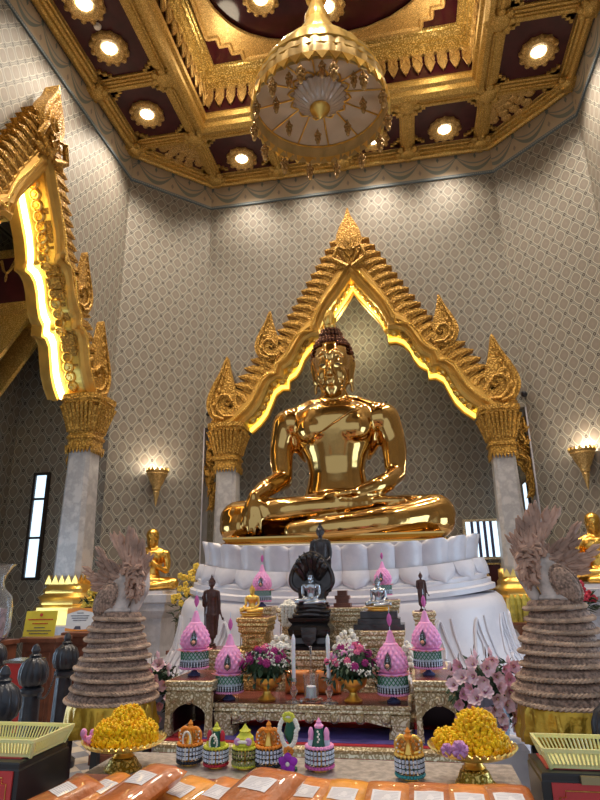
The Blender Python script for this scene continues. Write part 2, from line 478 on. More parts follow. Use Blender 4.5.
# ------------------------------------------------------------------ ceiling
struct(MB().box(XL-.2, XR+.2, 9.30, YB+.2, 10.675, 10.80), 'ceiling', M['lacquer'])
struct(MB().box(XL-.2, -3.68, YN-.2, 9.30, 10.675, 10.80), 'ceiling_left', M['lacquer'])
struct(MB().box(1.98, XR+.2, YN-.2, 9.30, 10.675, 10.80), 'ceiling_right', M['lacquer'])
struct(MB().box(-3.68, 1.98, YN-.2, 3.85, 10.675, 10.80), 'ceiling_front', M['lacquer'])
# outer slab closes the roof
struct(MB().box(-10, 6, -3, 15, 12.9, 13.1), 'ceiling_top', M['lacquer'])
GX = [-5.36, -3.87, -2.34, -.87, .56, 2.12, 3.67]
GY = [9.51, 7.94, 5.2, 3.63]
BP = [(-.27, 10.87), (-.27, 10.76), (-.21, 10.74), (-.20, 10.66), (-.13, 10.64), (-.12, 10.56), (-.06, 10.55), (-.045, 10.49), (.045, 10.49), (.06, 10.55), (.12, 10.56), (.13, 10.64), (.20, 10.66), (.21, 10.74), (.27, 10.76), (.27, 10.87)]
BP = [(x*.58, 10.52+(z-10.49)*.42) for x, z in BP]
def beam(name, p, q, prof=BP):
    mb = MB(); p, q = Vector(p), Vector(q); d = (q-p).normalized(); n = Vector((-d.y, d.x))
    V = []
    for e in (p, q): V += [(e.x+n.x*o, e.y+n.y*o, z) for o, z in prof]
    k = len(prof); Fs = [(i, i+1, k+i+1, k+i) for i in range(k-1)]+[tuple(range(k)), tuple(range(k, 2*k))]
    return mb.add(V, Fs)
ti = 5
def beam_struct(p, q):
    global ti
    struct(beam('b', p, q), 'trim_%d' % ti, M['gild']); ti += 1
beam_struct((-3.87, YN+.2), (-3.87, YB-.2)); beam_struct((2.12, YN+.2), (2.12, YB-.2))
for x in (-2.34, -.87, .56): beam_struct((x, 9.66), (x, YB-.25)); 
beam_struct((XL+.2, 9.51), (XR-.2, 9.51))
beam_struct((XL+.2, 7.94), (-4.0, 7.94)); beam_struct((2.25, 7.94), (XR-.2, 7.94))
beam_struct((XL+.2, 5.2), (-4.0, 5.2)); beam_struct((2.25, 5.2), (XR-.2, 5.2))
beam_struct((XL+.2, 3.63), (XR-.2, 3.63))
# corner notches and bosses of the coffers
mb = MB(); mc = MB()
cells = []
for i in range(6):
    cells.append((GX[i], GX[i+1], 9.51, 11.0))
for a, b in ((GX[0], GX[1]), (GX[5], GX[6])):
    cells += [(a, b, 7.94, 9.51), (a, b, 5.2, 7.94), (a, b, 3.63, 5.2)]
for (a, b, c, d) in cells:
    for x, sx in ((a, 1), (b, -1)):
        for y, sy in ((c, 1), (d, -1)):
            ox = .157 if not (x in (GX[0], GX[6])) else .29
            oy = .157 if y < 11 else .33
            x0, y0 = x+sx*ox, y+sy*oy
            for u, w in ((.21, .06), (.14, .12), (.06, .19)):
                mb.box(min(x0, x0+sx*u), max(x0, x0+sx*u), min(y0, y0+sy*w), max(y0, y0+sy*w), 10.63, 10.69)
for x in GX[1:6]:
    for y in (9.51, 10.86, 7.94, 5.2, 3.63):
        if x in GX[2:5] and y in (7.94, 5.2, 3.63): continue
        mc.ball((x, y, 10.52), (.17, .17, .07), 12)
        for k in range(8): mc.ball((x+.2*cos(k*pi/4), y+.2*sin(k*pi/4), 10.54), (.085, .085, .06), 6)
for x in (GX[0]+.1, GX[6]-.1):
    for y in (9.51, 7.94, 5.2): 
        mc.ball((x, y, 10.48), (.16, .16, .08), 10)
        for k in range(8): mc.ball((x+.17*cos(k*pi/4), y+.17*sin(k*pi/4), 10.5), (.08, .08, .06), 6)
struct(mb, 'trim_%d' % ti, M['gild']); ti += 1
struct(mc, 'trim_%d' % ti, M['gild'], smooth=True); ti += 1
# gilt fan carvings in the two triangular corner coffers
for sx, cx in ((1, -3.87), (-1, 2.12)):
    mb = MB()
    for k in range(7):
        a = pi/2+sx*(k/6)*pi/2 if sx > 0 else pi/2-(k/6)*pi/2
        L = .62+.28*(1-abs(k-3)/3)
        for t in range(5):
            r = .28+L*t/5
            mb.ball((cx+cos(a)*r, 9.51+sin(a)*r, 10.65), (.11, .11, .05), 7)
    struct(mb, 'trim_%d' % ti, M['gild_fine'], smooth=True); ti += 1
# raised centre: red walls, pendant teeth, gilt cornice, deep red panel
X0, X1, Y0, Y1 = -3.62, 1.90, 3.85, 9.28
ZT = 11.95
mb = MB()
mb.box(X0-.1, X0, Y0, Y1, 10.6, 12.9); mb.box(X1, X1+.1, Y0, Y1, 10.6, 12.9); mb.box(X0-.1, X1+.1, Y1, Y1+.1, 10.6, 12.9); mb.box(X0-.1, X1+.1, Y0-.1, Y0, 10.6, 12.9)
struct(mb, 'ceiling_well', M['lacquer_gloss'])
def rectring(prof, name, mat, x0=X0, x1=X1, y0=Y0, y1=Y1):
    V = []; Fs = []
    for o, z in prof: V += [(x0+o, y0+o, z), (x1-o, y0+o, z), (x1-o, y1-o, z), (x0+o, y1-o, z)]
    for i in range(len(prof)-1):
        for j in range(4): Fs.append((4*i+j, 4*i+(j+1) % 4, 4*i+4+(j+1) % 4, 4*i+4+j))
    return struct(MB().add(V, Fs), name, mat)
rectring([(-.12, 10.62), (-.1, 10.50), (-.02, 10.48), (.04, 10.56), (.04, 10.68), (.10, 10.72), (.10, 10.84), (.03, 10.90), (.0, 10.98)], 'trim_%d' % ti, M['gild']); ti += 1
rectring([(.0, 11.52), (.05, 11.53), (.06, 11.60), (.12, 11.62), (.13, 11.72), (.17, 11.73), (.19, 11.78), (.23, 11.80), (.25, 11.84), (.28, 11.86), (.30, 11.90)], 'trim_%d' % ti, M['gild_top'] if 'gild_top' in M else M['gild']); ti += 1
# pendant teeth
mb = MB()
def tooth(m):
    mb.prism([(-.085, 0), (-.10, -.16), (-.05, -.30), (0, -.48), (.05, -.30), (.10, -.16), (.085, 0)], -.05, -.012, m)
    for s_ in (-1, 1):
        mb.tube([(s_*.10, -.055, 0), (s_*.02, -.06, -.12), (s_*.09, -.055, -.26), (s_*.02, -.05, -.44)], .016, 5, m)
n = int((X1-X0)/.235)
for i in range(n): tooth(T(X0+.12+i*(X1-X0-.24)/(n-1), Y1, 11.53))
for i in range(n):
    y = Y0+.12+i*(Y1-Y0-.24)/(n-1)
    tooth(T(X0, y, 11.53) @ RZ(pi/2)); tooth(T(X1, y, 11.53) @ RZ(-pi/2))
struct(mb, 'trim_%d' % ti, M['gild_fine']); ti += 1
struct(MB().box(X0, X1, Y0, Y1, 11.90, 12.0), 'ceiling_centre', M['lacquer_gloss'])
# stepped gilt frame with an oval opening on the centre panel
mb = MB(); xc, yc = (X0+X1)/2, (Y0+Y1)/2
hx, hy = (X1-X0)/2-.38, (Y1-Y0)/2-.36
outer = []
st = [(0, .0), (0, -.0)]
def stepcorner(sx, sy):
    pts = [(hx, hy-.6), (hx-.2, hy-.6), (hx-.2, hy-.4), (hx-.4, hy-.4), (hx-.4, hy-.2), (hx-.6, hy-.2), (hx-.6, hy)]
    return [(xc+sx*a, yc+sy*b) for a, b in pts]
q1 = stepcorner(1, 1); q2 = stepcorner(-1, 1)[::-1]; q3 = stepcorner(-1, -1); q4 = stepcorner(1, -1)[::-1]
outer = q1+q2+q3+q4
import itertools
no = len(outer)
# resample inner ellipse by angle of each outer point
def ell(p, rx, ry):
    a = atan2((p[1]-yc)/ry, (p[0]-xc)/rx); c, s_ = cos(a), sin(a); return (xc+rx*abs(c)**(2/2.6)*(1 if c > 0 else -1), yc+ry*abs(s_)**(2/2.6)*(1 if s_ > 0 else -1))
dense = []
for i in range(no):
    a, b = Vector(outer[i]), Vector(outer[(i+1) % no])
    for t in range(6): dense.append(tuple(a.lerp(b, t/6)))
for (zz, sc_, rr) in ((12.02, 1.0, 1.0),):
    n = len(dense)
    inner = [ell(p, hx-.13, hy-.15) for p in dense]
    V = [(x, y, 11.90) for x, y in dense]+[(x, y, 11.83) for x, y in dense]+[(x, y, 11.83) for x, y in inner]+[(x, y, 11.90) for x, y in inner]
    Fs = []
    for i in range(n):
        j = (i+1) % n
        for r in range(3): Fs.append((r*n+i, r*n+j, (r+1)*n+j, (r+1)*n+i))
    mb.add(V, Fs)
for rim, th in ((dense, .05), (inner, .045)):
    mb.tube([(x, y, 11.83) for x, y in rim], th, 6, closed=True)
struct(mb, 'trim_%d' % ti, M['gild_fine']); ti += 1
# ------------------------------------------------------------------ ceiling lamps
def make_lamp():
    t = empty('ceiling_light', (0, 0, 0))
    mb = MB()
    mb.lathe([(.125, .0), (.15, -.03), (.19, -.05), (.25, -.07), (.30, -.04), (.33, .0), (.33, .03), (.125, .03)], 36, fr=lambda r, z, a: (r*(1+.05*cos(12*a)) if r > .26 else r, z), cap=False)
    for k in range(12): mb.ball((.30*cos(k*pi/6), .30*sin(k*pi/6), -.03), (.055, .055, .04), 6)
    mb.build('rosette', M['gild_fine'], t)
    MB().lathe([(.0, -.02), (.08, -.018), (.125, -.005), (.125, .02), (0, .02)], 24).build('lamp_glass', M['lamp'], t)
    return t
lamps = [((-4.62, 7.2), 10.675, 'in the long left coffer, the one nearer the back wall', 95),
         ((-4.62, 6.35), 10.675, 'at the top left edge, beside the smoke detector', 60),
         ((-4.62, 8.75), 10.675, 'in the square coffer at the back of the left side', 170),
         ((-3.10, 10.38), 10.675, 'in the back row of coffers left of the hanging canopy', 85),
         ((-1.60, 10.38), 10.675, 'in the back row of coffers hidden behind the canopy', 60),
         ((-.16, 10.38), 10.675, 'in the back row just right behind the canopy rim', 100),
         ((1.34, 10.38), 10.675, 'in the back row of coffers right of the canopy', 85),
         ((2.92, 8.78), 10.675, 'in the right hand coffer near the slanted corner', 160),
         ((-4.62, 4.4), 10.675, 'added out of view in the front part of the left side', 150),  # this and the next three lamps are added, unseen, to light the altar
         ((2.92, 6.9), 10.675, 'added on the right side beyond the picture', 130),
         ((2.92, 4.4), 10.675, 'added out of view in the front part of the right side', 150),
         ((-.82, 4.9), 11.90, 'added out of view on the raised centre panel towards the entrance', 260),
         ((-2.0, 7.75), 11.90, 'on the raised red centre panel left of the canopy', 60),
         ((-.82, 8.15), 11.90, 'on the raised red centre panel behind the canopy top', 60)]
lamp0 = make_lamp()
for i, (p, z, lab, pw) in enumerate(lamps):
    o = lamp0 if i == 0 else copy_tree(lamp0)
    o.location = (p[0], p[1], z-.032)
    tag(o, 'round ceiling downlight '+lab, 'ceiling light', 'downlights in the coffered ceiling')
    L = bpy.data.lights.new('downlight', 'SPOT'); L.energy = pw*3.9; L.color = (1, .87, .70); L.spot_size = radians(112); L.spot_blend = .9; L.shadow_soft_size = .12
    lo = link(bpy.data.objects.new('downlight', L)); lo.location = (p[0], p[1], z-.14)
sd = MB().lathe([(0, -.05), (.05, -.05), (.065, -.02), (.065, .0), (0, 0)], 16).build('smoke_detector', plain('white_plastic', (.7, .68, .66), .4), None)
sd.location = (-4.62, 6.78, 10.675); tag(sd, 'small round white smoke detector between two lamps of the left coffer', 'smoke detector')

# added glass doors out of view in the side walls, supplying bluish fill light
def add_fill_door(n, m):
    t = empty('fill_door_%d' % n, (0, 0, 0)); t.matrix_world = m; t['kind'] = 'structure'
    mb = MB()
    for x in (-1.25, -.02, 1.25): mb.box(x-.05, x+.05, -.06, .02, 0, 2.9)
    for z in (0, 1.0, 2.85): mb.box(-1.3, 1.3, -.06, .02, z, z+.08)
    mb.build('fill_door_frame', M['black_trim'], t, smooth=False)
    MB().box(-1.25, 1.25, -.012, .0, .05, 2.9).build('pane', M['day'], t, smooth=False)
    L = bpy.data.lights.new('fill_door_light', 'AREA'); L.shape = 'RECTANGLE'; L.size = 2.4; L.size_y = 2.7; L.energy = 55; L.color = (.55, .76, 1)  # area lamp added at the unseen door for bluish fill
    lo = link(bpy.data.objects.new('fill_door_light', L)); lo.matrix_world = m @ T(0, -.10, 1.5) @ RX(-pi/2) @ RX(0)
add_fill_door(1, T(NL+.03, 4.9, 0) @ RZ(pi/2)); add_fill_door(2, T(XR-.03, 4.6, 0) @ RZ(-pi/2))
# ------------------------------------------------------------------ gilded arches and columns
def lerp2(P, n):
    """resample polyline to n points by length"""
    P = [Vector((*p, 0)) if len(p) == 2 else Vector(p) for p in P]
    L = [0]
    for i in range(1, len(P)): L.append(L[-1]+(P[i]-P[i-1]).length)
    out = []
    for k in range(n):
        d = L[-1]*k/(n-1); i = 1
        while i < len(P)-1 and L[i] < d: i += 1
        t = (d-L[i-1])/max(1e-9, L[i]-L[i-1]); q = P[i-1].lerp(P[i], t); out.append((q.x, q.y))
    return out
FIN = [(.10, -.45), (.26, -.40), (.42, -.22), (.50, .02), (.46, .28), (.34, .55), (.18, .85), (.02, 1.22), (-.05, .95), (-.13, .62), (-.20, .42), (-.24, .22), (-.20, .02), (-.10, -.10), (.02, -.08), (.06, .02), (.02, .10), (-.05, .10), (-.10, .0), (-.22, -.05), (-.30, -.2), (-.18, -.38)]
def finial(mb, m, s=1.0):
    """curled flame leaf (kranok)"""
    P = [(x*s, z*s) for x, z in FIN]
    C = catmull([(x, z, 0) for x, z in P], 3, True)
    mb.prism([(c.x, c.y) for c in C], -.13*s, .02, m)
    C2 = [((x-.08)*.62+.12, z*.66+.02) for x, z in FIN[:12]]
    # raised leaf rib following the outer edge and the inner scroll
    mb.tube([(x*s, -.14*s, z*s) for x, z in [(.06, -.36), (.30, -.25), (.40, .02), (.36, .28), (.22, .60), (.03, 1.1)]], [.05*s, .045*s, .04*s, .035*s, .03*s, .012*s], 6, m)
    mb.tube([(x*s, -.14*s, z*s) for x, z in [(-.2, -.3), (.06, -.28), (.22, -.12), (.24, .10), (.12, .24), (-.04, .22), (-.13, .08), (-.05, -.02), (.04, .04)]], [.045*s]*6+[.035*s, .03*s, .025*s], 6, m)
    for k in range(6):
        t = k/5; mb.ball((.28*s*(1-t)+.02, -.13*s, (.0+.9*t)*s), (.075*s*(1-.6*t), .04*s, .10*s*(1-.5*t)), 6, m)
def make_arch(name, label, frame, k, loc):
    t = empty(name, loc); t.rotation_euler = (0, 0, frame); tag(t, label, 'arch')
    n = 110
    I = lerp2([(x*k, z) for x, z in INN], n); O = lerp2([(x*k, z) for x, z in OUT], n)
    mb = MB()
    # moulded front: several parallel strips of different depth between inner and outer curve
    lv = [(0.0, -.26), (0.0, -.30), (.10, -.34), (.16, -.30), (.22, -.30), (.30, -.36), (.42, -.35), (.48, -.28), (.54, -.28), (.58, -.24), (1.0, -.20), (1.0, -.02)]
    for sg in (-1, 1):
        V = []
        for a, y in lv: V += [(sg*(I[i][0]*(1-a)+O[i][0]*a), y, I[i][1]*(1-a)+O[i][1]*a) for i in range(n)]
        mb.add(V, [(r*n+i, r*n+i+1, (r+1)*n+i+1, (r+1)*n+i) for r in range(len(lv)-1) for i in range(n-1)])
    mb.build('arch_band', M['gold_plain'], t)
    # leaf combs (bai raka) along the outer edge
    mb = MB(); q = 25
    for sg in (-1, 1):
        Oq = lerp2([(x*k, z) for x, z in OUT], q)
        for i in range(1, q-2):
            a, b = Vector(Oq[i]), Vector(Oq[i+1]); d = (b-a).normalized(); nn = Vector((-d.y, d.x))
            if nn.x < 0: nn = -nn
            c = a
            base = [(-.12, -.44), (.06, -.46), (.10, -.10), (.02, .10), (-.14, .24), (-.11, .0)]
            pts = [(sg*(c.x-d.x*u+nn.x*v), c.y-d.y*u+nn.y*v) for u, v in base]
            mb.prism(pts, -.25, -.03)
            ax = [(sg*(c.x-d.x*u+nn.x*v), -.25, c.y-d.y*u+nn.y*v) for u, v in ((-.01, -.42), (.0, -.10), (-.10, .18))]
            mb.tube(ax, [.06, .06, .02], 6, flat=.6, up=(0, 1, 0))
    mb.build('leaf_comb', M['gild_arch'], t)
    # bead row on the face, rosettes on the deep soffit
    mb = MB(); Iq = lerp2([(x*k, z) for x, z in INN], 90)
    for sg in (-1, 1):
        mb = MB()
        for x, z in Iq[(1 if sg < 0 else 0):]:
            mb.ball((sg*(x+.16), -.35, z+.10), (.028, .02, .028), 6)
        mb.build('bead_row', M['gold_bright'], t)
    Iq = lerp2([(x*k, z) for x, z in INN], 24)
    for sg in (-1, 1):
        for (x, z), (x2, z2) in zip(Iq[1:-1], Iq[2:]):
            d = Vector((x2-x, z2-z)).normalized(); an = atan2(-d.y, d.x)     # slope
            mm = T(sg*x, -.08, z) @ RY(sg*an)
            mb = MB().lathe([(0, -.05), (.03, -.05), (.045, -.025), (.06, -.025), (.075, -.045), (.095, -.03), (.10, 0)], 12, mm)
            mb.build('soffit_rosette', M['gold_bright'], t)
    P = lerp2([(x*k, z) for x, z in INN], 110)
    def sweep(prof, name, mat):
        """prof: (offset inward/down, y)"""
        mb = MB(); V = []; r = len(prof)
        full = [(-x, z) for x, z in P[::-1]]+P[1:]
        for i, (x, z) in enumerate(full):
            for o, y in prof: V.append((x*(1-o/2.6*.6)-(0), y, z-o))
        n_ = len(full)
        mb.add(V, [(r*i+j, r*i+j+1, r*i+r+j+1, r*i+r+j) for i in range(n_-1) for j in range(r-1)])
        mb.build(name, M[mat], t)
    sweep([(0, -.27), (.0, .12)], 'soffit', 'soffit_gold')
    sweep([(.02, .10), (.075, .12), (.075, .18), (.02, .20)], 'light_strip', 'led' if k == 1 else 'led_hot')
    sweep([(.0, .20), (.10, .22), (.10, .30), (.06, .36), (.06, .42), (-.06, .44)], 'inner_moulding', 'gold_plain')
    # top spire
    mb = MB()
    P = [(0, 1.15), (.07, .92), (.20, .66), (.27, .40), (.22, .12), (.12, -.10), (0, -.25)]
    C = [(x, z) for x, z in P]+[(-x, z) for x, z in P[::-1][1:-1]]
    Cc = catmull([(x, z, 0) for x, z in C], 3, True)
    mb.prism([(c.x, c.y+8.12) for c in Cc], -.36, -.1)
    for s_, o in ((.72, -.40), (.48, -.43), (.26, -.46)):
        mb.prism([(c.x*s_, (c.y-.35)*s_+.35+8.12) for c in Cc], o, -.3)
    for kx in (-1, 1):
        mb.tube([(kx*.05, -.40, 7.8), (kx*.34, -.40, 8.0), (kx*.24, -.42, 8.28), (kx*.06, -.42, 8.2)], [.05, .06, .05, .02], 6)
        mb.ball((kx*.2, -.36, 7.86), (.14, .06, .10), 8)
    mb.build('spire', M['gild_arch'], t)
    for sg in (-1, 1):
        m = Matrix.Diagonal((sg, 1, 1, 1))
        mb = MB(); finial(mb, T(sg*1.72*k, -.20, 6.20) @ m, .68); mb.build('flame_finial', M['gild_arch'], t)
        mb = MB(); finial(mb, T(sg*(2.64 if k == 1 else 2.64*k+.04), -.16, 5.02) @ m, .87); mb.build('flame_finial', M['gild_arch'], t)
    return t
make_arch('gilded_arch', 'gilded cusped arch with a glowing yellow edge framing the great golden statue', 0, 1.0, (CX+.03, YB-.02, 0))
make_arch('gilded_arch', 'gilded arch at the left edge of the picture with bright lit soffit', pi/2, KL, (XL+.02, 6.57, 0))
def make_column(label, loc, rz, top=4.585, base_z=.0):
    t = empty('column', loc, rz); tag(t, label, 'column')
    ct = 3.72
    def redent(r, z, a):
        # square with stepped (redented) corners
        c, s = abs(cos(a)), abs(sin(a)); m = max(c, s)
        return (r*min(1/m, 1.16), z)
    # shaft: square with bevelled corners, slightly tapering
    mb = MB(); V = []; Fs = []
    pr_ = [(-1, -.72), (-.72, -1), (.72, -1), (1, -.72), (1, .72), (.72, 1), (-.72, 1), (-1, .72)]
    def oc(prof, mb):
        V = []; Fs = []
        for r, z in prof: V += [(r*x, r*y, z) for x, y in pr_]
        for i in range(len(prof)-1):
            for j in range(8): Fs.append((8*i+j, 8*i+(j+1) % 8, 8*i+8+(j+1) % 8, 8*i+8+j))
        Fs += [tuple(reversed(range(8))), tuple(8*(len(prof)-1)+j for j in range(8))]
        mb.add(V, Fs)
    oc([(.235, 1.45), (.192, ct)], mb); mb.build('shaft', M['marble_grey'], t)
    mb = MB()
    oc([(.42, 1.02), (.42, 1.22), (.40, 1.22), (.40, 1.26), (.35, 1.30), (.35, 1.36), (.38, 1.40), (.32, 1.46), (.32, 1.52), (.29, 1.56), (.29, 1.60)], mb)
    for k in range(4):
        for i in range(5):
            u = (-.8+.4*i)*.27
            mb.prism([(u-.055, 0), (u-.04, .05), (u, .13), (u+.04, .05), (u+.055, 0)], -.285, -.262, RZ(k*pi/2) @ T(0, 0, 1.59))
    mb.build('base', M['gold_bright'], t)
    mb = MB(); oc([(.46, 0), (.46, 1.0), (.42, 1.02)], mb); mb.build('plinth', M['marble_side'], t)
    mb = MB()
    oc([(.225, ct), (.225, ct+.12), (.25, ct+.14), (.25, ct+.18), (.225, ct+.2), (.225, ct+.26), (.25, ct+.28), (.265, ct+.40), (.32, ct+.66), (.30, ct+.68), (.34, ct+.72), (.34, ct+.76), (.36, ct+.78), (.36, top)], mb)
    for k in range(4):
        for i in range(7):
            u = -.75+.25*i
            mb.tube([(u*.235, -.235, ct+.26), (u*.25, -.262, ct+.40), (u*.30, -.32, ct+.62), (u*.33, -.36, ct+.70)], [.02, .028, .036, .03], 6, RZ(k*pi/2))
            mb.prism([(u*.24-.032, .0), (u*.24-.02, -.07), (u*.24, -.13), (u*.24+.02, -.07), (u*.24+.032, .0)], -.24, -.215, RZ(k*pi/2) @ T(0, 0, ct+.02))
    mb.build('capital', M['gild_arch'], t, smooth=True)
    return t
HB = 2.60; HBL = 2.02
YC = YB-.22
for sg, nm in ((-1, 'left'), (1, 'right')):
    make_column('grey marble column with gilt capital on the %s side of the great statue' % nm, (CX+.03+sg*HB, YC, 0), 0)
make_column('large grey marble column at far left beside a tall narrow window', (XL+.22, 6.57+HBL, 0), pi/2)
# gilt leaf brackets hanging beside the capitals
def leaf_bracket(label, loc, sg):
    mb = MB(); rnd = random.Random(5)
    for i in range(46):
        t = i/45; w = .11*sin(pi*min(1, .25+t*.85))
        a = rnd.uniform(-1, 1)
        c = (a*w+.05*sin(t*9), -.05+rnd.uniform(-.06, .06), -t*1.38)
        m = T(*c) @ RY(rnd.uniform(-1, 1)) @ RX(rnd.uniform(-.5, .5))
        mb.prism([(0, .10), (.045, .03), (.05, -.04), (0, -.13), (-.05, -.04), (-.045, .03)], -.02, .02, m)
        mb.tube([(0, -.03, .09), (.01, -.035, -.02), (0, -.01, -.15)], [.02, .022, .008], 5, m)
    mb.tube([(0, 0, .02), (.03, 0, -.5), (-.02, 0, -1.0), (0, 0, -1.4)], [.05, .04, .03, .01], 6)
    o = mb.build('leaf_bracket', M['gild_arch'], None); o.location = loc
    tag(o, label, 'carved ornament', 'gilded leaf ornaments beside the columns')
leaf_bracket('gilded hanging leaf carving left of the left column', (CX+.03-HB-.46, YB+.14, 4.42), -1)
leaf_bracket('gilded hanging leaf carving right of the right column', (CX+.03+HB+.46, YB+.14, 4.42), 1)
leaf_bracket('gilded hanging leaf carving behind the large far left column', (XL-.12, 6.57+HBL+.38, 4.25), 1)
# ------------------------------------------------------------------ windows
def window(n, m, w, h, bars=1, mull=None, glass='day', frame='black_trim', dp=.05):
    t = empty('window_%d' % n, (0, 0, 0)); t.matrix_world = m; t['kind'] = 'structure'
    mb = MB(); f = .05
    mb.box(-w/2-f, -w/2, -dp, .03, -f, h+f); mb.box(w/2, w/2+f, -dp, .03, -f, h+f); mb.box(-w/2, w/2, -dp, .03, -f, 0); mb.box(-w/2, w/2, -dp, .03, h, h+f)
    for z in (mull or []): mb.box(-w/2, w/2, -dp*.8, .02, z-.02, z+.02)
    mb.build('window_frame', M[frame], t, smooth=False)
    MB().box(-w/2, w/2, -.01, .0, 0, h).build('pane', M[glass], t, smooth=False)
    return t
wp = aY(38, 581, YB-CH-.02)
window(1, T(-6.66, YB-CH-.02, 1.72), .22, 1.82, mull=[.68, 1.38])
# slit windows in the side walls of the back niche
window(2, T(XL+CH+.03, 12.35, 1.9) @ RZ(pi/2), .34, 1.45, mull=[.9], dp=.015)
window(3, T(XR-CH-.03, 12.05, 1.9) @ RZ(-pi/2), .36, 1.45, mull=[.9], dp=.015)
# barred window and lacquer panel on the niche back wall, right of the throne
t = window(4, T(aY(483, 545, NB-.03).x, NB-.04, 1.98), .62, .70, glass='day', frame='gild_pale')
mb = MB()
for i in range(1, 5): mb.box(-.31+.62*i/5-.028, -.31+.62*i/5+.028, -.06, -.02, 0, .70)
mb.build('bars', plain('dark_blue_bars', (.06, .06, .12), .4), t, smooth=False)
mb = MB().box(-.31, .31, -.05, 0, -.95, -.12)
mb.build('panel', M['lacquer'], t)
mb = MB()
for x0, x1, z0, z1 in ((-.31, -.28, -.95, -.12), (.28, .31, -.95, -.12), (-.31, .31, -.15, -.12)): mb.box(x0, x1, -.07, -.04, z0, z1)
for i in range(4):
    mb.prism([(-.16+.03*i, 0), (0, .12), (.16-.03*i, 0)], -.07, -.04, T(0, 0, -.75+.12*i))
mb.build('panel_ornament', M['gild_fine'], t)
# red and gilt canopy bracket inside the left niche
t = empty('gilded_canopy_bracket', (-7.35, 8.35, 4.0)); tag(t, 'dim gilded bracket with dark red valance in the niche behind the left arch', 'bracket')
mb = MB()
mb.rect([(0, 0), (0, .35), (.10, .40), (.10, .55)], .18, .30); 
mb.prism([(-.1, .55), (.25, .55), (1.25, 2.05), (-.1, 2.05)], -.3, -.22); mb.prism([(-.1, .55), (.25, .55), (1.25, 2.05), (-.1, 2.05)], .22, .3)
mb.box(-.15, 1.4, -.45, .45, 2.05, 2.2)
mb.build('bracket_frame', M['gild'], t, smooth=False)
mb = MB().box(-.1, 1.3, -.42, .42, 2.2, 3.1); mb.build('valance', M['lacquer'], t, smooth=False)
mb = MB()
mb.box(-.15, 1.4, -.45, .45, 3.1, 3.25)
for i in range(4):
    x = .1+i*.33
    mb.tube([(x-.14, -.43, 3.05), (x-.07, -.44, 2.85), (x+.0, -.44, 2.78), (x+.07, -.44, 2.85), (x+.14, -.43, 3.05)], .025, 5)
    mb.ball((x, -.44, 2.70), (.03, .02, .09), 6)
mb.build('valance_ornament', M['gild'], t)
# ------------------------------------------------------------------ seated figures
def limb(mb, P, R, n=14, flat=1.0, st=5, m=None, up=(0, 0, 1)):
    Q = catmull(P, st); k = len(P); RR = []
    for i in range(len(Q)):
        t = i/(len(Q)-1)*(k-1); a = min(int(t), k-2); f = t-a; f = f*f*(3-2*f)
        RR.append(R[a]*(1-f)+R[a+1]*f)
    mb.tube(Q, RR, n, m, flat, up)
    mb.ball(Q[0], (RR[0],)*3 if flat == 1 else (RR[0], RR[0], RR[0]*flat), n, m, 8)
    mb.ball(Q[-1], (RR[-1],)*3 if flat == 1 else (RR[-1], RR[-1], RR[-1]*flat), n, m, 8)
def head_mb(mb, m=None, ears=True):
    """head about .73 high chin to hairline, .60 wide; origin at chin level centre"""
    mb.ball((0, .04, .47), (.295, .33, .36), 24, m, 16)
    mb.ball((0, -.03, .30), (.262, .27, .29), 24, m, 14)
    mb.ball((0, -.13, .13), (.17, .17, .14), 18, m, 10)
    mb.ball((0, -.21, .055), (.085, .085, .07), 14, m, 8)            # chin
    mb.tube([(0, -.255, .50), (0, -.31, .40), (0, -.365, .30), (0, -.355, .255)], [.026, .038, .056, .048], 10, m)   # nose
    for s in (-1, 1):
        mb.ball((s*.045, -.315, .268), (.035, .04, .028), 8, m)
        mb.tube(catmull([(s*.012, -.285, .47), (s*.06, -.305, .545), (s*.14, -.285, .555), (s*.225, -.225, .50)], 4), [.026]*9+[.020]*4, 7, m)   # arched brow
        mb.ball((s*.115, -.232, .43), (.078, .06, .052), 12, m)                                  # lidded eye
        mb.tube(catmull([(s*.045, -.272, .415), (s*.11, -.300, .395), (s*.185, -.258, .425)], 3), [.012]*7, 6, m)
        mb.ball((s*.15, -.19, .27), (.10, .09, .11), 12, m)                                      # cheek
        mb.tube(catmull([(s*.005, -.330, .193), (s*.05, -.325, .203), (s*.105, -.285, .205)], 3), [.022, .022, .022, .02, .018, .014, .01], 7, m)   # lips
        mb.tube(catmull([(s*.0, -.322, .155), (s*.045, -.312, .158), (s*.085, -.285, .185)], 3), [.024, .024, .022, .02, .016, .012, .01], 7, m)
        if ears:
            mb.tube(catmull([(s*.285, .04, .56), (s*.315, .03, .50), (s*.305, .02, .38), (s*.29, .02, .25), (s*.29, .02, .13), (s*.295, .02, .05)], 3), [.03]*4+[.045]*6+[.035]*4+[.03, .02], 8, m, .9, (0, 1, 0))
            mb.tube(catmull([(s*.30, .06, .54), (s*.35, .06, .45), (s*.33, .03, .33), (s*.30, .0, .28)], 3), [.022]*10, 6, m)
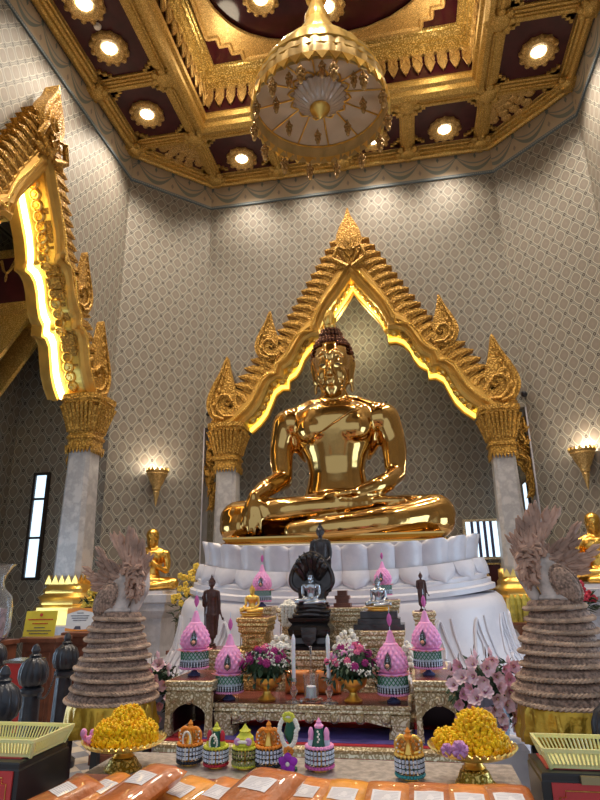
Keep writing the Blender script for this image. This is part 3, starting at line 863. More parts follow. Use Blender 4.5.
def hand(mb, m, side=1, curl=0.15, s=1.0, spread=.10, thumb=1):
    """hand pointing -z from the wrist, palm facing +y (towards the leg); thumb on side*x"""
    mb.ball((0, 0, -.11*s), (.115*s, .06*s, .15*s), 14, m, 10)
    mb.ball((0, 0, -.02*s), (.085*s, .065*s, .09*s), 12, m, 8)
    L = [.235, .262, .250, .205]
    for i in range(4):
        x = side*(.085-.056*i)*s; a = side*(.5-i/3)*spread*2
        l = L[i]*s; c = curl
        P = [(x, 0, -.17*s)]
        p = Vector(P[0]); an = 0.0
        for q in range(3):
            an += c; d = Vector((sin(a), sin(an), -cos(an))); p = p+d*l*(.42, .32, .26)[q]; P.append(tuple(p))
        mb.tube(P, [.031*s, .030*s, .027*s, .019*s], 9, m); mb.ball(P[-1], .019*s, 8, m); mb.ball(P[0], .032*s, 8, m)
    if thumb:
        P = [(side*.07*s, .0, -.05*s), (side*.135*s, .01*s, -.11*s), (side*.16*s, .02*s, -.18*s), (side*.16*s, .03*s, -.245*s)]
        mb.tube(P, [.042*s, .036*s, .031*s, .02*s], 9, m); mb.ball(P[-1], .02*s, 8, m)
def align(p, d, roll=0.0):
    """matrix placing local -z along d at p"""
    d = Vector(d).normalized(); z = -d
    x = Vector((1, 0, 0))-z*z.x
    if x.length < .1: x = Vector((0, 1, 0))-z*z.y
    x.normalize(); y = z.cross(x)
    R = Matrix((x, y, z)).transposed().to_4x4()
    return T(*p) @ R @ RZ(roll)
HM = T(0, .02, 2.06) @ RX(.20) @ T(0, -.02, -2.06)
def xf(mb, m):
    mb.v = [tuple(m @ Vector(v)) for v in mb.v]; return mb
def seated(pose='earth', voxel=.02, sm=6, fine=True):
    mb = MB()
    # pelvis, waist, chest
    mb.ball((0, .02, .42), (.58, .46, .34), 24, None, 14)
    mb.lathe([(.0, .30), (.46, .34), (.47, .55), (.40, .80), (.37, .95), (.40, 1.12), (.49, 1.32), (.58, 1.52), (.60, 1.66), (.55, 1.78), (.40, 1.87), (.18, 1.93), (0, 1.94)], 32, T(0, .03, 0) @ SC(1, .66, 1))
    for s in (-1, 1):
        mb.ball((s*.23, -.18, 1.52), (.27, .17, .22), 18, None, 12)      # chest
        mb.ball((s*.60, .02, 1.66), (.22, .22, .22), 18, None, 12)        # shoulder
        mb.tube([(0, .03, 1.86), (s*.30, .03, 1.84), (s*.62, .02, 1.68)], [.17, .155, .17], 14)
        mb.tube([(s*.36, .10, 1.15), (s*.44, .10, 1.32), (s*.52, .06, 1.5)], [.09, .13, .14], 12)
    mb.tube([(0, .04, 1.80), (0, .03, 1.95), (0, .04, 2.12)], [.23, .165, .17], 18)
    for z, r in ((1.925, .178), (1.985, .176), (2.04, .178)):
        mb.tube([(r*cos(a)*1.0, .035+r*sin(a), z) for a in [2*pi*i/24 for i in range(24)]], .018, 6, closed=True)
    head_mb(mb, HM @ T(0, .02, 1.985) @ SC(.87, 1, 1.085))
    if pose != 'pray': mb.ball((0, .05, 2.80), (.155, .16, .14), 16, HM, 10)
    # legs: lower leg first (left), then right leg folded on top
    limb(mb, [(.30, .05, .34), (.80, -.10, .33), (1.20, -.38, .33)], [.30, .29, .245], 18)
    limb(mb, [(1.20, -.38, .33), (.70, -.66, .24), (.10, -.78, .18), (-.45, -.74, .15)], [.235, .19, .16, .12], 18)
    limb(mb, [(-.30, .05, .36), (-.82, -.12, .36), (-1.22, -.36, .35)], [.30, .29, .24], 18)
    limb(mb, [(-1.22, -.36, .35), (-.75, -.52, .41), (-.10, -.60, .44), (.42, -.52, .47)], [.23, .17, .15, .10], 18)
    mb.ball((-1.15, -.40, .25), (.30, .26, .22), 16); mb.ball((1.13, -.42, .25), (.30, .26, .22), 16)
    # foot resting sole up on the thigh, toes
    mb.ball((.60, -.48, .49), (.24, .13, .075), 14)
    if fine:
        for i in range(5): mb.tube([(.72, -.58+.045*i, .50), (.86-.018*i, -.57+.042*i, .505)], [.026, .022], 8); mb.ball((.86-.018*i, -.57+.042*i, .505), .024, 8)
    if pose == 'earth':
        limb(mb, [(-.66, .02, 1.66), (-.74, .02, 1.30), (-.71, -.06, .88)], [.20, .165, .135], 16)
        limb(mb, [(-.71, -.06, .88), (-.84, -.38, .74), (-.95, -.62, .60)], [.135, .12, .08], 16)
        hand(mb, align((-.95, -.63, .58), (-.02, -.28, -1)), 1, .12, 1.05)
    else:
        limb(mb, [(-.66, .02, 1.66), (-.74, .02, 1.30), (-.72, -.08, .88)], [.20, .165, .135], 16)
        if pose == 'meditate':
            limb(mb, [(-.72, -.08, .88), (-.52, -.42, .68), (-.20, -.55, .66)], [.135, .115, .08], 16)
            hand(mb, align((-.20, -.55, .66), (1, -.05, -.02), pi), -1, .1, 1.0)
        else:
            limb(mb, [(-.72, -.08, .88), (-.40, -.40, 1.10), (-.07, -.52, 1.42)], [.135, .11, .075], 16)
    limb(mb, [(.66, .02, 1.66), (.76, .02, 1.30), (.76, -.08, .88)], [.20, .165, .135], 16)
    if pose in ('earth', 'meditate'):
        limb(mb, [(.76, -.08, .88), (.62, -.40, .72), (.34, -.56, .61)], [.135, .12, .085], 16)
        hand(mb, align((.34, -.56, .60), (-1, -.02, -.03), pi), 1, .06, 1.1, .05)
    else:
        limb(mb, [(.72, -.08, .88), (.40, -.40, 1.10), (.07, -.52, 1.42)], [.135, .11, .075], 16)
        for s in (-1, 1): hand(mb, align((s*.045, -.52, 1.40), (0, -.06, 1)), s, .0, .8, .02)
    body = remesh(mb, voxel, sm)
    return body
def robe_mb():
    """edge of the robe crossing the chest and the folded shawl on the left shoulder"""
    mb = MB()
    def surf(x, z):
        t = max(0, min(1, (z-.9)/.75)); w = .40+.2*t
        return -(.66*sqrt(max(.02, w*w-x*x*.75)))+.03-.06*exp(-((z-1.5)/.2)**2)*(abs(x) < .45)
    P = [(x, surf(x, z)-.012, z) for x, z in ((.42, 1.80), (.28, 1.70), (.08, 1.56), (-.14, 1.42), (-.34, 1.30), (-.44, 1.22))]
    mb.tube(catmull(P, 5), .009, 6)
    return mb
def curls(mb, n1=10, r=.032):
    """snail-shell hair curls over the skull and the topknot"""
    c = Vector((0, .06, 2.53))
    for i in range(n1):
        ph = radians(-18+i*(104/(n1-1)))          # elevation
        rr = cos(ph); n = max(5, int(2*pi*rr*.34/(r*1.75)))
        for j in range(n):
            a = 2*pi*j/n+(i % 2)*pi/n
            d = Vector((cos(a)*rr, sin(a)*rr, sin(ph)))
            if d.y < -.30 and d.z < .50+.10*(1-abs(d.x)): continue
            if d.z < .1 and d.y < -.12: continue
            p = Vector((d.x*.318, d.y*.352+.01, d.z*.345))+c
            mb.ball(p, (r, r, r), 7, None, 5)
    for i in range(5):
        ph = radians(-5+i*22); rr = cos(ph); n = max(3, int(2*pi*rr*.17/(r*1.75)))
        for j in range(n):
            a = 2*pi*j/n+(i % 2)*.4
            mb.ball((cos(a)*rr*.165, .05+sin(a)*rr*.17, 2.84+sin(ph)*.14), (r, r, r), 7, None, 5)
    return mb
def flame(mb, h=.32, z=2.97):
    mb.lathe([(.0, z-.02), (.07, z), (.085, z+.03), (.055, z+.055)], 12)
    mb.lathe([(.05, z+.04), (.075, z+.09), (.06, z+.17), (.03, z+.25), (.0, z+h)], 12, fr=lambda r, zz, a: (r*(1+.28*cos(5*a+zz*14)), zz))
    for k in range(5):
        a = 2*pi*k/5
        mb.tube([(cos(a)*.06, sin(a)*.06, z+.05), (cos(a)*.085, sin(a)*.085, z+.11), (cos(a)*.04, sin(a)*.04, z+.19)], [.018, .02, .006], 6)
    return mb
BX, BY, BZ = -.86, 7.65, 1.97
bud = empty('buddha_statue', (BX-.035, BY, BZ), 0, 1.02, 'giant polished golden seated Buddha on the white marble throne under the arch', 'statue')
big = seated('earth', .021, 7)
big.build('body', M['buddha'], bud, ang=80)
robe_mb().build('robe_edge', M['buddha'], bud)
xf(curls(MB(), 11, .030), HM @ SC(.9, 1, 1)).build('hair_curls', plain('bronze_hair', (.20, .085, .05), .25, .9, .2, 3), bud)
mbh = MB(); mbh.ball((0, .07, 2.53), (.302, .335, .335), 20, None, 14); mbh.ball((0, .05, 2.83), (.155, .16, .14), 16)
# hair cap below the curls is only needed at back
# (kept slightly inside the curls)
xf(flame(MB(), .26), HM).build('flame', M['gold_bright'], bud)
mb = MB(); mb.rect([(0, -.05), (.03, -.03), (.03, .02), (-.02, .05), (.01, .08), (.01, .10)], 1.25, .72, T(0, -.15, 0))
mb.build('base_plate', M['buddha'], bud, smooth=False)
eyes = MB()
for s in (-1, 1): eyes.ball((s*.115, -.262, 2.462), (.046, .026, .010), 8, HM @ T(0, -.004, -.045) @ SC(.87, 1, 1))
eyes.build('eyes', plain('inlaid_eyes', (.02, .015, .012), .5), bud)
# ------------------------------------------------------------------ marble throne
def supell(a, b, n, p=3.2):
    out = []
    for i in range(n):
        t = 2*pi*i/n; c, s = cos(t), sin(t)
        out.append((a*abs(c)**(2/p)*(1 if c > 0 else -1), b*abs(s)**(2/p)*(1 if s > 0 else -1)))
    return out
def boat(x, k=1.0): return k*.055*(abs(x)/1.2)**2.6
thr = empty('lotus_throne', (BX-.02, 7.62, 0), 0, 1.0, 'stepped white marble lotus throne carrying the giant golden statue', 'throne')
def tier(prof, name, n=96, bk=1.0, a=1.62, b=1.12, cap=True, mat='marble_white'):
    mb = MB(); V = []; Fs = []
    for off, z in prof:
        for x, y in supell(a+off, b+off, n): V.append((x, y, z+boat(x, bk)))
    k = len(prof)
    for i in range(k-1):
        for j in range(n): Fs.append((i*n+j, i*n+(j+1) % n, (i+1)*n+(j+1) % n, (i+1)*n+j))
    if cap: Fs += [tuple(reversed(range(n))), tuple((k-1)*n+j for j in range(n))]
    mb.add(V, Fs); return mb.build(name, M[mat], thr)
tier([(-.12, 1.78), (-.10, 1.95)], 'seat_slab', bk=.6)
tier([(.03, 1.60), (.03, 1.64), (-.03, 1.66), (-.10, 1.74), (-.12, 1.80)], 'petal_core', bk=1.0)
tier([(.12, 1.44), (.12, 1.49), (.08, 1.51), (.05, 1.60), (.0, 1.63)], 'throne_step')
tier([(.20, 1.34), (.20, 1.39), (.16, 1.41), (.16, 1.46)], 'throne_step', bk=.8)
# petals: an upper ring standing up, a lower ring hanging down
def petals(n, a, b, z0, z1, w, up, name):
    pts = supell(a, b, 720); L = [0]
    for i in range(720):
        p, q = Vector(pts[i]), Vector(pts[(i+1) % 720]); L.append(L[-1]+(q-p).length)
    for k in range(n):
        d = L[-1]*k/n; i = 0
        while L[i+1] < d: i += 1
        p = Vector(pts[i % 720]); q = Vector(pts[(i+2) % 720]); t = (q-p).normalized(); nn = Vector((t.y, -t.x))
        mb = MB(); V = []; Fs = []; A = 8; B = 10
        for v in range(B+1):
            tv = v/B
            wz = w*(1.0 if tv < (.8 if up else .3) else sqrt(max(0.0, 1-((tv-(.8 if up else .3))/(.26 if up else .71))**2)))
            for u in range(A+1):
                tu = u/A*2-1
                x = tu*wz*.5; out = .065*(1-tu*tu)+(.05*tv*tv if up else .05*(1-(1-tv)**2))
                z = z0+(z1-z0)*tv
                c = p+t*x+nn*(out)
                V.append((c.x, c.y, z+boat(c.x)))
        m_ = (A+1)
        V2 = [(x-nn.x*.03, y-nn.y*.03, z) for x, y, z in V]
        o2 = len(V)
        for v in range(B):
            for u in range(A):
                i0 = v*m_+u; Fs.append((i0, i0+1, i0+m_+1, i0+m_)); Fs.append((o2+i0, o2+i0+m_, o2+i0+m_+1, o2+i0+1))
        bord = [u for u in range(m_)]+[v*m_+A for v in range(1, B+1)]+[B*m_+u for u in range(A-1, -1, -1)]+[v*m_ for v in range(B-1, 0, -1)]
        for i in range(len(bord)):
            a_, b_ = bord[i], bord[(i+1) % len(bord)]; Fs.append((a_, b_, o2+b_, o2+a_))
        mb.add(V+V2, Fs); mb.build(name, M['marble_white'], thr, ang=50)
petals(32, 1.60, 1.10, 1.64, 1.93, .315, True, 'upper_petal')
petals(32, 1.66, 1.16, 1.66, 1.47, .315, False, 'lower_petal')
# broad rounded plinth below, with carved vine scrolls
tier([(.62, -.0), (.62, .42), (.58, .50), (.47, .62), (.38, .80), (.33, 1.02), (.31, 1.22), (.28, 1.31), (.22, 1.365), (.1, 1.37)], 'plinth', bk=.35, a=1.60, b=1.05)
tier([(.74, 0), (.74, .50), (.70, .56), (.5, .58)], 'plinth_foot', bk=0, a=1.60, b=1.05)
pts = supell(1, 1, 360)
mb = MB()
def plinth_pt(th, z):
    prof = [(.62, .42), (.58, .50), (.47, .62), (.38, .80), (.33, 1.02), (.31, 1.22), (.28, 1.31)]
    for i in range(len(prof)-1):
        if prof[i][1] <= z <= prof[i+1][1]: break
    o = prof[i][0]+(prof[i+1][0]-prof[i][0])*(z-prof[i][1])/(prof[i+1][1]-prof[i][1])+.006
    c, s = cos(th), sin(th); a, b = 1.60+o, 1.05+o
    x = a*abs(c)**(2/3.2)*(1 if c > 0 else -1); y = b*abs(s)**(2/3.2)*(1 if s > 0 else -1)
    return (x, y, z+boat(x, .35))
for base in [-2.95, -2.62, -2.30, -2.0, -1.14, -.84, -.52, -.19]:
    sg = 1 if base > -1.57 else -1; mb = MB()
    O = [(.0, .50), (-.07, .60), (-.085, .75), (-.06, .92), (.0, 1.14), (.035, .95), (.06, .78), (.05, .62)]
    mb.tube([plinth_pt(base+sg*p.x, p.y) for p in catmull([(a_, b_, 0) for a_, b_ in O], 5, True)], .016, 6, closed=True)
    P = [plinth_pt(base+sg*(-.01+.05*exp(-.2*t)*cos(t)), .68+.12*exp(-.2*t)*sin(t)) for t in [i/26*8 for i in range(27)]]
    mb.tube(P, [.020-.010*i/26 for i in range(27)], 6)
    mb.tube([plinth_pt(base+sg*(-.005+.01*sin(t*5)), .80+.26*t) for t in [i/8 for i in range(9)]], [.018-.012*i/8 for i in range(9)], 6)
    mb.tube([plinth_pt(base+sg*(.085+.06*t), 1.16-.6*t**.7) for t in [i/10 for i in range(11)]], .012, 6)
    mb.build('vine_scroll', M['marble_white'], thr)
# ------------------------------------------------------------------ hanging canopy
cc = Vector((-.82, 6.57, 8.27))
can = empty('hanging_canopy', tuple(cc), 0, 1.0, 'tiered golden cloth parasol canopy with crystal tassels hanging from the ceiling', 'canopy')
R1 = .95
ruf = lambda amp, k: (lambda r, z, a: (r*(1+amp*cos(k*a)+amp*.5*cos((k*2+3)*a+1)), z))
mb = MB().lathe([(R1, -.44), (R1+.005, -.2), (R1-.04, .0), (R1-.09, .08)], 120, fr=ruf(.010, 34), cap=False)
M['silk'] = plain('sheer_gold_silk', (.50, .35, .21), .4, .3, .12, 3, bs=.5, bsc=9, sheen=.1)
M['silk_gold'] = plain('gold_gauze', (.60, .42, .17), .35, .45, .15, 4, bs=.5, bsc=9)
M['gold_cloth'] = plain('gold_brocade', (.80, .54, .17), .3, .6, .15, 5, bs=.5, bsc=7)
mb.build('valance', M['silk_gold'], can)
mb = MB().lathe([(R1-.08, .06), (.83, .22), (.73, .40), (.60, .58), (.46, .74), (.39, .82)], 96, fr=ruf(.012, 24), cap=False); mb.build('crown_cloth', M['gold_cloth'], can)
mb = MB().lathe([(.37, .80), (.38, .86), (.30, 1.02), (.22, 1.18), (.17, 1.32)], 64, fr=ruf(.015, 16), cap=False); mb.lathe([(.17, 1.30), (.19, 1.38), (.14, 1.52), (.10, 1.68), (.08, 1.76)], 48, fr=ruf(.02, 12), cap=False); mb.build('upper_tier', M['gold_cloth'], can)
mb = MB().lathe([(.10, 1.72), (.16, 1.78), (.17, 1.9), (.10, 2.0), (.05, 2.1), (.03, 2.4), (.02, 3.1)], 20); mb.build('finial', M['gold_bright'], can)
mb = MB()
for k in range(36):
    a = 2*pi*k/36
    mb.prism([(-.09, .03), (.09, .03), (0, -.10)], -.02, .02, RZ(a) @ T(0, -R1-.015, -.36))
mb.lathe([(R1+.012, -.40), (R1+.03, -.36), (R1+.012, -.32)], 72, cap=False)
mb.lathe([(R1-.045, .0), (R1-.03, .03), (R1-.075, .07)], 72, cap=False)
mb.build('gilt_fringe', M['gold_bright'], can)
mb = MB().lathe([(R1-.02, -.12), (.6, -.07), (.25, -.03), (0, -.02)], 64, cap=False); mb.build('lining', plain('cream_lining', (.58, .42, .28), .6, 0, .08, 3), can)
mb = MB()
for k in range(12):
    a = 2*pi*k/12
    mb.tube([(.2*cos(a), .2*sin(a), -.04), (R1*.97*cos(a), R1*.97*sin(a), -.13)], .012, 5)
    mb.tube(catmull([(.45*cos(a-.26), .45*sin(a-.26), -.07), (.40*cos(a-.1), .40*sin(a-.1), -.07), (.28*cos(a), .28*sin(a), -.06), (.40*cos(a+.1), .40*sin(a+.1), -.07), (.45*cos(a+.26), .45*sin(a+.26), -.07)], 4), .014, 5)
mb.tube([(R1*.985*cos(a), R1*.985*sin(a), -.14) for a in [2*pi*i/60 for i in range(60)]], .014, 5, closed=True)
mb.build('ribs', M['gold_satin'], can)
M['crystal'] = plain('crystal', (.75, .58, .44), .08, 0, 0, trans=.4, ior=1.5, spec=.8)
mb = MB().lathe([(.36, -.06), (.37, -.10), (.30, -.17), (.2, -.24), (.13, -.28), (.06, -.29)], 48, fr=lambda r, z, a: (r*(1+.05*cos(24*a)), z)); mb.build('crystal_bowl', M['crystal'], can)
mb = MB().lathe([(.13, -.27), (.15, -.30), (.12, -.36), (.06, -.40), (.03, -.46), (0, -.48)], 20); mb.build('bowl_finial', M['gold_bright'], can)
def tassel(p, s=1.0):
    mb = MB(); m = T(*p) @ SC(s)
    mb.tube([(0, 0, .0), (0, 0, -.08)], .008, 5, m)
    for z, r in ((-.05, .025), (-.10, .04), (-.17, .032)): mb.ball((0, 0, z), r, 8, m)
    for k in range(6):
        a = k*pi/3; mb.ball((.045*cos(a), .045*sin(a), -.13), (.02, .02, .035), 6, m); mb.ball((.035*cos(a), .035*sin(a), -.21), (.018, .018, .04), 6, m)
    mb.ball((0, 0, -.27), (.035, .035, .065), 8, m)
    mb.build('crystal_tassel', M['tassel'], can)
M['tassel'] = plain('amber_crystal', (.55, .33, .12), .2, .5, .2, 20)
for k in range(14): a = 2*pi*k/14+.1; tassel((R1*.99*cos(a), R1*.99*sin(a), -.44))
for k in range(8): a = 2*pi*k/8+.2; tassel((.62*cos(a), .62*sin(a), -.08), .9)
# ------------------------------------------------------------------ altar set
ZP = .62
M['red_cloth'] = plain('red_carpet', (.40, .02, .03), .85, 0, .15, 20, bs=.3, bsc=200)
M['purple'] = plain('violet_cloth', (.10, .07, .28), .7, 0, .2, 10)
M['silver_cloth'] = plain('silver_brocade', (.50, .45, .42), .35, .55, .25, 30, bs=.6, bsc=60)
M['wood'] = plain('reddish_wood', (.16, .055, .03), .4, 0, .3, 8)
M['bronze'] = plain('dark_bronze', (.060, .052, .052), .2, .75, .3, 8, bs=.3, bsc=20)
M['brown_wood'] = plain('dark_brown_lacquer', (.075, .028, .022), .28, .1, .2, 6)
M['silver'] = plain('dull_silver', (.42, .43, .46), .22, .9, .2, 8)
M['pink'] = plain('pink_petals', (.82, .33, .60), .6, 0, .08, 10, sub=.2)
M['pink_deep'] = plain('deep_pink', (.62, .12, .38), .6, 0, .1, 10)
M['salmon'] = plain('salmon_petals', (.80, .30, .30), .55)
M['white_fl'] = plain('white_petals', (.80, .76, .68), .6, 0, .08, 20, bs=.4, bsc=60)
M['green_dk'] = plain('dark_leaves', (.016, .045, .018), .5, 0, .3, 10)
M['green_md'] = plain('green_beads', (.05, .22, .12), .5, 0, .2, 10)
M['beads'] = plain('glassy_white_beads', (.62, .68, .80), .2, 0, .15, 30)
M['black'] = plain('black_beads', (.012, .012, .02), .3)
M['blue_glass'] = plain('smoky_blue_glass', (.14, .16, .34), .1, 0, .2, 20, trans=.3)
M['magenta'] = plain('magenta_petals', (.34, .02, .16), .6, 0, .2, 20)
M['ruby2'] = plain('red_petals', (.45, .02, .04), .6, 0, .2, 20)
M['rose'] = plain('rose_petals', (.75, .15, .28), .6, 0, .2, 20)
M['glass'] = plain('clear_glass', (.92, .93, .96), .03, 0, 0, trans=.95, ior=1.3, spec=.6)
M['candle'] = plain('white_wax', (.80, .77, .82), .45, 0, .03, 5, sub=.3)
M['orange'] = plain('orange_robe_cloth', (.62, .19, .03), .4, 0, .25, 12, bs=1.0, bsc=22, coat=.7)
def struct_like(o, label, cat): return tag(o, label, cat)
# platform with gilt edge, red carpet top, violet runner
t = empty('altar_platform', (-.70, 4.9, 0), 0, 1, 'red carpeted altar platform with a gilt carved front edge', 'platform')
MB().box(-.92, 1.0, -1.05, .80, 0, ZP-.02).build('body', M['red_cloth'], t, smooth=False)
mb = MB(); mb.rect([(0, ZP-.055), (.03, ZP-.05), (.02, ZP-.03), (.03, ZP-.01), (0, ZP)], .96, .925, T(.04, -.125, 0)); mb.build('edge_moulding', M['gild_pale'], t, smooth=False)
MB().box(-.90, .98, -1.03, .78, ZP, ZP+.004).build('carpet', M['red_cloth'], t, smooth=False)
MB().box(-.80, .92, -.98, -.60, ZP+.004, ZP+.0065).build('violet_runner', M['purple'], t, smooth=False)
TB = {}
def altar_table(key, label, pxl, pxr, ytop, Y, depth, zb=ZP+.007, style='legs', group=None, mat='gild_pale', tiers=1):
    pL, pR = aY(pxl, ytop, Y), aY(pxr, ytop, Y); w = (pR.x-pL.x)/2; zt = (pL.z+pR.z)/2; h = zt-zb
    t = empty('altar_table', ((pL.x+pR.x)/2, Y+depth/2, zb), 0, 1, label, 'altar table', group)
    d = depth/2; th = min(.07, h*.3)
    mb = MB(); mb.rect([(-.02, h-th), (-.005, h-th*.8), (-.012, h-th*.55), (.0, h-th*.35), (0, h-.004), (-.01, h)], w, d); mb.build('top', M[mat], t, smooth=False)
    MB().box(-w+.02, w-.02, -d+.02, d-.02, h-.002, h+.002).build('cloth', M['brown_red'], t, smooth=False)
    if key in ('sl', 'sr'): MB().box(-w+.03, w-.03, d-.035, d-.015, 0, h-th).build('back_panel', M['lacquer'], t, smooth=False)
    if key in ('sl', 'sr'):
        for sx in (-1, 1): MB().box(sx*(w-.028)-.006, sx*(w-.028)+.006, -d+.10, d-.04, 0, h-th).build('side_panel', M['lacquer'], t, smooth=False)
    if style == 'legs':
        lw = min(.12, w*.24)
        for sx in (-1, 1):
            for sy in (-1, 1):
                mb = MB()
                x, y = sx*(w-lw/2-.01), sy*(d-lw/2-.01)
                mb.sq([(lw*.62, 0), (lw*.6, .03), (lw*.42, .05), (lw*.40, h*.35), (lw*.5, h-th-.02), (lw*.5, h-th)], T(x, y, 0))
                mb.prism([(-lw*.5, h-th), (lw*.5, h-th), (lw*.42, h*.3), (lw*.6, .06), (lw*.2, .02), (-lw*.6, .02), (-lw*.42, h*.3)], -.012, .0, T(x, y-lw*.5 if sy < 0 else y+lw*.5+.012, 0))
                mb.build('leg', M[mat], t, smooth=False)
        iw = w-lw*1.1; a0 = h-th
        dr = (a0)*.42
        nb = max(1, int(iw/.13))
        pts = [(-iw, a0), (iw, a0)]
        m_ = nb*8
        for i in range(m_+1):
            u = 1-2*i/m_
            pts.append((u*iw, a0-dr*(.55+.25*abs(cos(nb*pi*i/m_))+.45*abs(u)**4)))
        for sy in (-1, 1):
            mb = MB().prism(pts, -.015, .015, T(0, sy*(d-.03), 0))
            if sy < 0:
                for i in range(nb*2+1):
                    u = -1+2*i/(nb*2)
                    mb.lathe([(0, -.02), (.02, -.018), (.028, -.008), (.035, 0)], 10, T(u*iw*.95, -d+.012, a0-dr*.35) @ RX(pi/2) @ SC(1, 1, -1))
            mb.build('apron', M[mat], t)
    else:
        mb = MB(); n = tiers
        for i in range(n):
            z0 = (h-th)*i/n; z1 = (h-th)*(i+1)/n; o = -.03+.02*(n-1-i)
            mb.rect([(o+.02, z0), (o+.02, z0+.03), (o-.01, z0+.05), (o-.01, z1-.05), (o+.015, z1-.03), (o+.015, z1)], w, d)
        mb.build('body', M[mat], t, smooth=False)
        mb = MB()
        for i in range(n):
            z0 = (h-th)*i/n; z1 = (h-th)*(i+1)/n; o = -.04+.02*(n-1-i); zc = (z0+z1)/2; hh = (z1-z0)/2-.06
            if hh > .02:
                k = max(1, int(2*w/.28))
                for j in range(k):
                    xc = -w+(j+.5)*2*w/k; ww = w/k-.03
                    P = [(xc-ww, -d-o-.004, zc-hh), (xc+ww, -d-o-.004, zc-hh), (xc+ww, -d-o-.004, zc+hh), (xc-ww, -d-o-.004, zc+hh)]
                    mb.tube(P, .012, 5, closed=True)
                    mb.lathe([(0, -.02), (.03, -.018), (.045, -.005), (.06, 0)], 12, T(xc, -d-o, zc) @ RX(pi/2) @ SC(ww/.09, hh/.075, -1))
        mb.build('relief_panel', M[mat], t)
    TB[key] = (zt, Y, depth, t.location.x, w)
M['brown_red'] = plain('dark_red_tabletop', (.16, .035, .03), .25, 0, .2, 6)
altar_table('sl', 'gilded altar table at the left end of the low front table', 165, 213, 681, 3.95, .50, group=None)
altar_table('sr', 'gilded altar table at the right end beside the pink magnolias', 412, 463, 681, 3.95, .50)
altar_table('main', 'long low gilded altar table in the middle of the front row', 212.5, 411, 705, 4.02, .46)
altar_table('mid', 'gilded altar stand carrying the black statue with serpent hood', 277, 350, 651, 4.56, .34, style='b', tiers=2)
altar_table('back', 'tall gilded altar stand behind the serpent hooded statue', 276, 364, 608, 5.02, .40, style='b', tiers=3)
altar_table('gl', 'gilded stepped stand carrying the small golden seated statue', 236, 268, 618, 4.62, .30, style='b', tiers=3, mat='gild_fine')
altar_table('gr', 'gilded stepped stand carrying the silver and gold seated statue', 360, 405, 631, 4.62, .30, style='b', tiers=3)
altar_table('bl', 'gilded stand at the left carrying the brown standing statue', 198, 232, 650, 4.75, .32, style='b', tiers=2)
altar_table('br', 'gilded stand at the right behind the right pink cone', 409, 450, 668, 4.50, .36, style='b', tiers=2)
altar_table('bl2', 'gilded stand under the rear left pink cone', 254, 272, 607, 5.15, .26, style='b', tiers=3)
altar_table('br2', 'tall plain gilded stand under the right brown standing statue', 412, 436, 612, 4.95, .28, style='b', tiers=3)
altar_table('br3', 'gilded stand under the rear right pink cone', 376, 400, 600, 5.10, .28, style='b', tiers=3)
def on(key, px, dy=.15, ypx=None):
    """point on table `key` under pixel column px, dy behind its front edge"""
    zt, Y, dep, x, w = TB[key]; yy = Y+dy
    # find pixel row where z == zt
    d = ray(px, 640); 
    lo, hi = 400, 800
    for _ in range(40):
        m_ = (lo+hi)/2
        if aY(px, m_, yy).z > zt: lo = m_
        else: hi = m_
    p = aY(px, (lo+hi)/2, yy); return Vector((p.x, yy, zt+.003)), (lo+hi)/2
def zat(px, py, Y): return aY(px, py, Y).z
def hscale(px, ytop, loc, unit):
    return (aY(px, ytop, loc.y).z-loc.z)/unit
